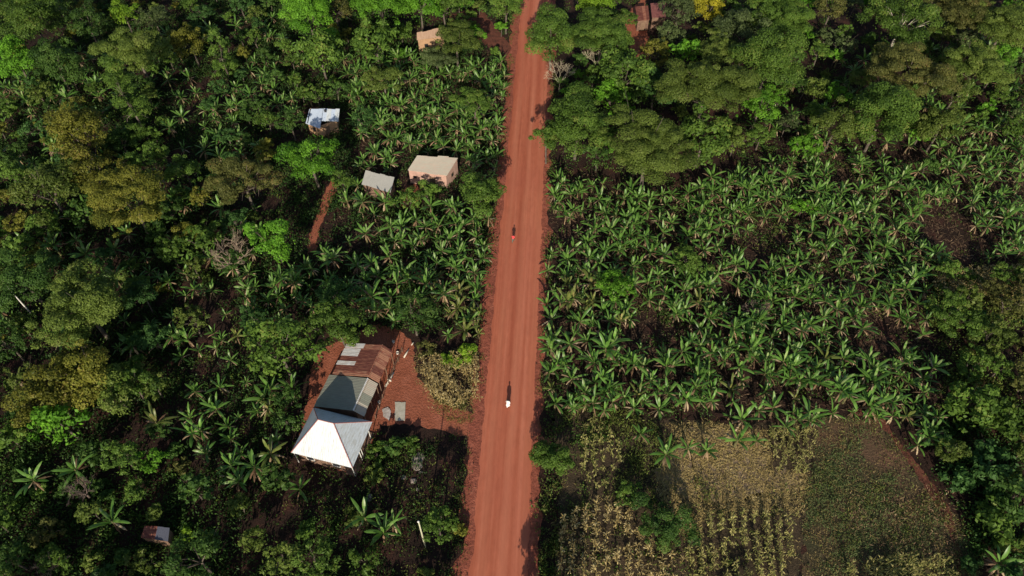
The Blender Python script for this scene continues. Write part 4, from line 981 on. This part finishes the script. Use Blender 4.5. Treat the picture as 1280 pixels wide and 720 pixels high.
tufts('weeds', scatter(STRIP, 2.4, 0, 9, (), 1.1), 16, .7, .4, .1, M['weed'], 'mixed weeds on the strip right of the road, lower half', 'weeds', 9, .35, 1.0)
tufts('weeds', scatter(STRIP, .8, 0, 19, (), 1.3), 18, .6, .34, .16, LM['dark'], 'dark leafy weeds right of the road, lower half', 'weeds', 19, .4, .5)
tufts('grass', scatter([(545,495),(590,500),(602,520),(580,530),(555,525),(540,508)], 8, 0, 10), 8, .12, .22, .05, M['weed'], 'short green grass between maize patch and yard', 'grass', 10, .25, 1)
tufts('straw', scatter([(518,440),(606,435),(606,515),(545,512),(520,480)], 5, 0, 11), 5, .1, .45, .05, M['straw'], 'dry litter under the small maize patch', 'straw', 11, .3, 0, flat=2)
GARD = [(505,545),(575,548),(585,600),(585,680),(570,720),(480,740),(380,740),(350,620),(450,610),(455,560)]
tufts('weeds', scatter(GARD, .5, 0, 12, (), 1.0), 16, .4, .3, .1, M['weed'], 'weeds in the garden below the yard', 'weeds', 12, .4, .8)
tufts('weeds', scatter([(560,400),(620,380),(606,470),(592,560),(585,740),(570,740),(578,560),(600,470)], 1.5, 0, 13), 8, .3, .3, .08, M['grass'], 'thin weeds along the left verge', 'weeds', 13, .4, .8)
SCR = [(1160,320),(1300,320),(1300,500),(1185,510),(1165,430)]
tufts('weeds', scatter(SCR, 1.2, 0, 14, (), 1.0), 18, .9, .42, .14, M['weed'], 'tangled weeds at the right edge, mid-height', 'weeds', 14, .5, .8)
RLC = [(1150,560),(1200,520),(1300,500),(1300,700),(1215,700),(1205,650)]
tufts('ground_cover', scatter(RLC, 1.2, 0, 15, (), .6), 24, .9, .36, .22, LM['blue'], 'dark leafy crop covering the lower right corner', 'ground cover', 15, .45, .3)
VG = [(640,-10),(700,-10),(700,740),(560,740)]
e_ = scatter([(560,-20),(760,-20),(760,740),(520,740)], 1.6, 0, 31, (), 1.2, (-6.9, .75)); e_ = e_[(e_[:, 0] > -9.2) & (e_[:, 0] < 2.2)]
tufts('verge_weeds', e_, 12, .3, .26, .09, M['weed'], 'patchy low weeds growing on both dirt verges of the road', 'weeds', 31, .25, .9)
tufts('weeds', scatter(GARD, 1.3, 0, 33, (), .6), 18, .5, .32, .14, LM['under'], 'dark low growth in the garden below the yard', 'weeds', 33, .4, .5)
tufts('grass', scatter(FALLOW, 5, 0, 34, (), .6), 6, .2, .3, .05, M['straw'], 'pale dry stubble in the fallow field', 'grass', 34, .35, .8)
tufts('grass', scatter([(1094,500),(1125,540),(1158,585),(1192,632),(1215,690),(1200,690),(1176,640),(1135,590),(1090,535)], .5, 0, 41), 10, .4, .35, .07, M['weed'], 'grass leaning over the thin red path, lower right', 'grass', 41, .4, 1)
tufts('weeds', scatter(FALLOW, .22, 0, 42, (), 1.2), 30, .5, .4, .1, M['grass'], 'coarse dull weeds standing in the fallow field', 'weeds', 42, .6, 1)
tufts('straw', scatter([(1060,620),(1180,610),(1215,700),(1060,710)], 1.2, 0, 43, (), 1.2), 12, .5, .5, .06, M['dead'], 'brown dry brush in the lower part of the fallow field', 'dry brush', 43, .5, 1)
tufts('weeds', scatter([(690,600),(1010,600),(1000,740),(690,740)], .55, 0, 51, (), 1.6), 20, .7, .36, .12, M['weed'], 'green weeds growing up between the maize rows', 'weeds', 51, .45, .8)
tufts('weeds', scatter([(690,640),(870,640),(870,740),(690,740)], .35, 0, 52, (), 1.5), 20, .8, .34, .16, LM['mid'], 'leafy green weeds between the dry maize rows', 'weeds', 52, .45, .5)
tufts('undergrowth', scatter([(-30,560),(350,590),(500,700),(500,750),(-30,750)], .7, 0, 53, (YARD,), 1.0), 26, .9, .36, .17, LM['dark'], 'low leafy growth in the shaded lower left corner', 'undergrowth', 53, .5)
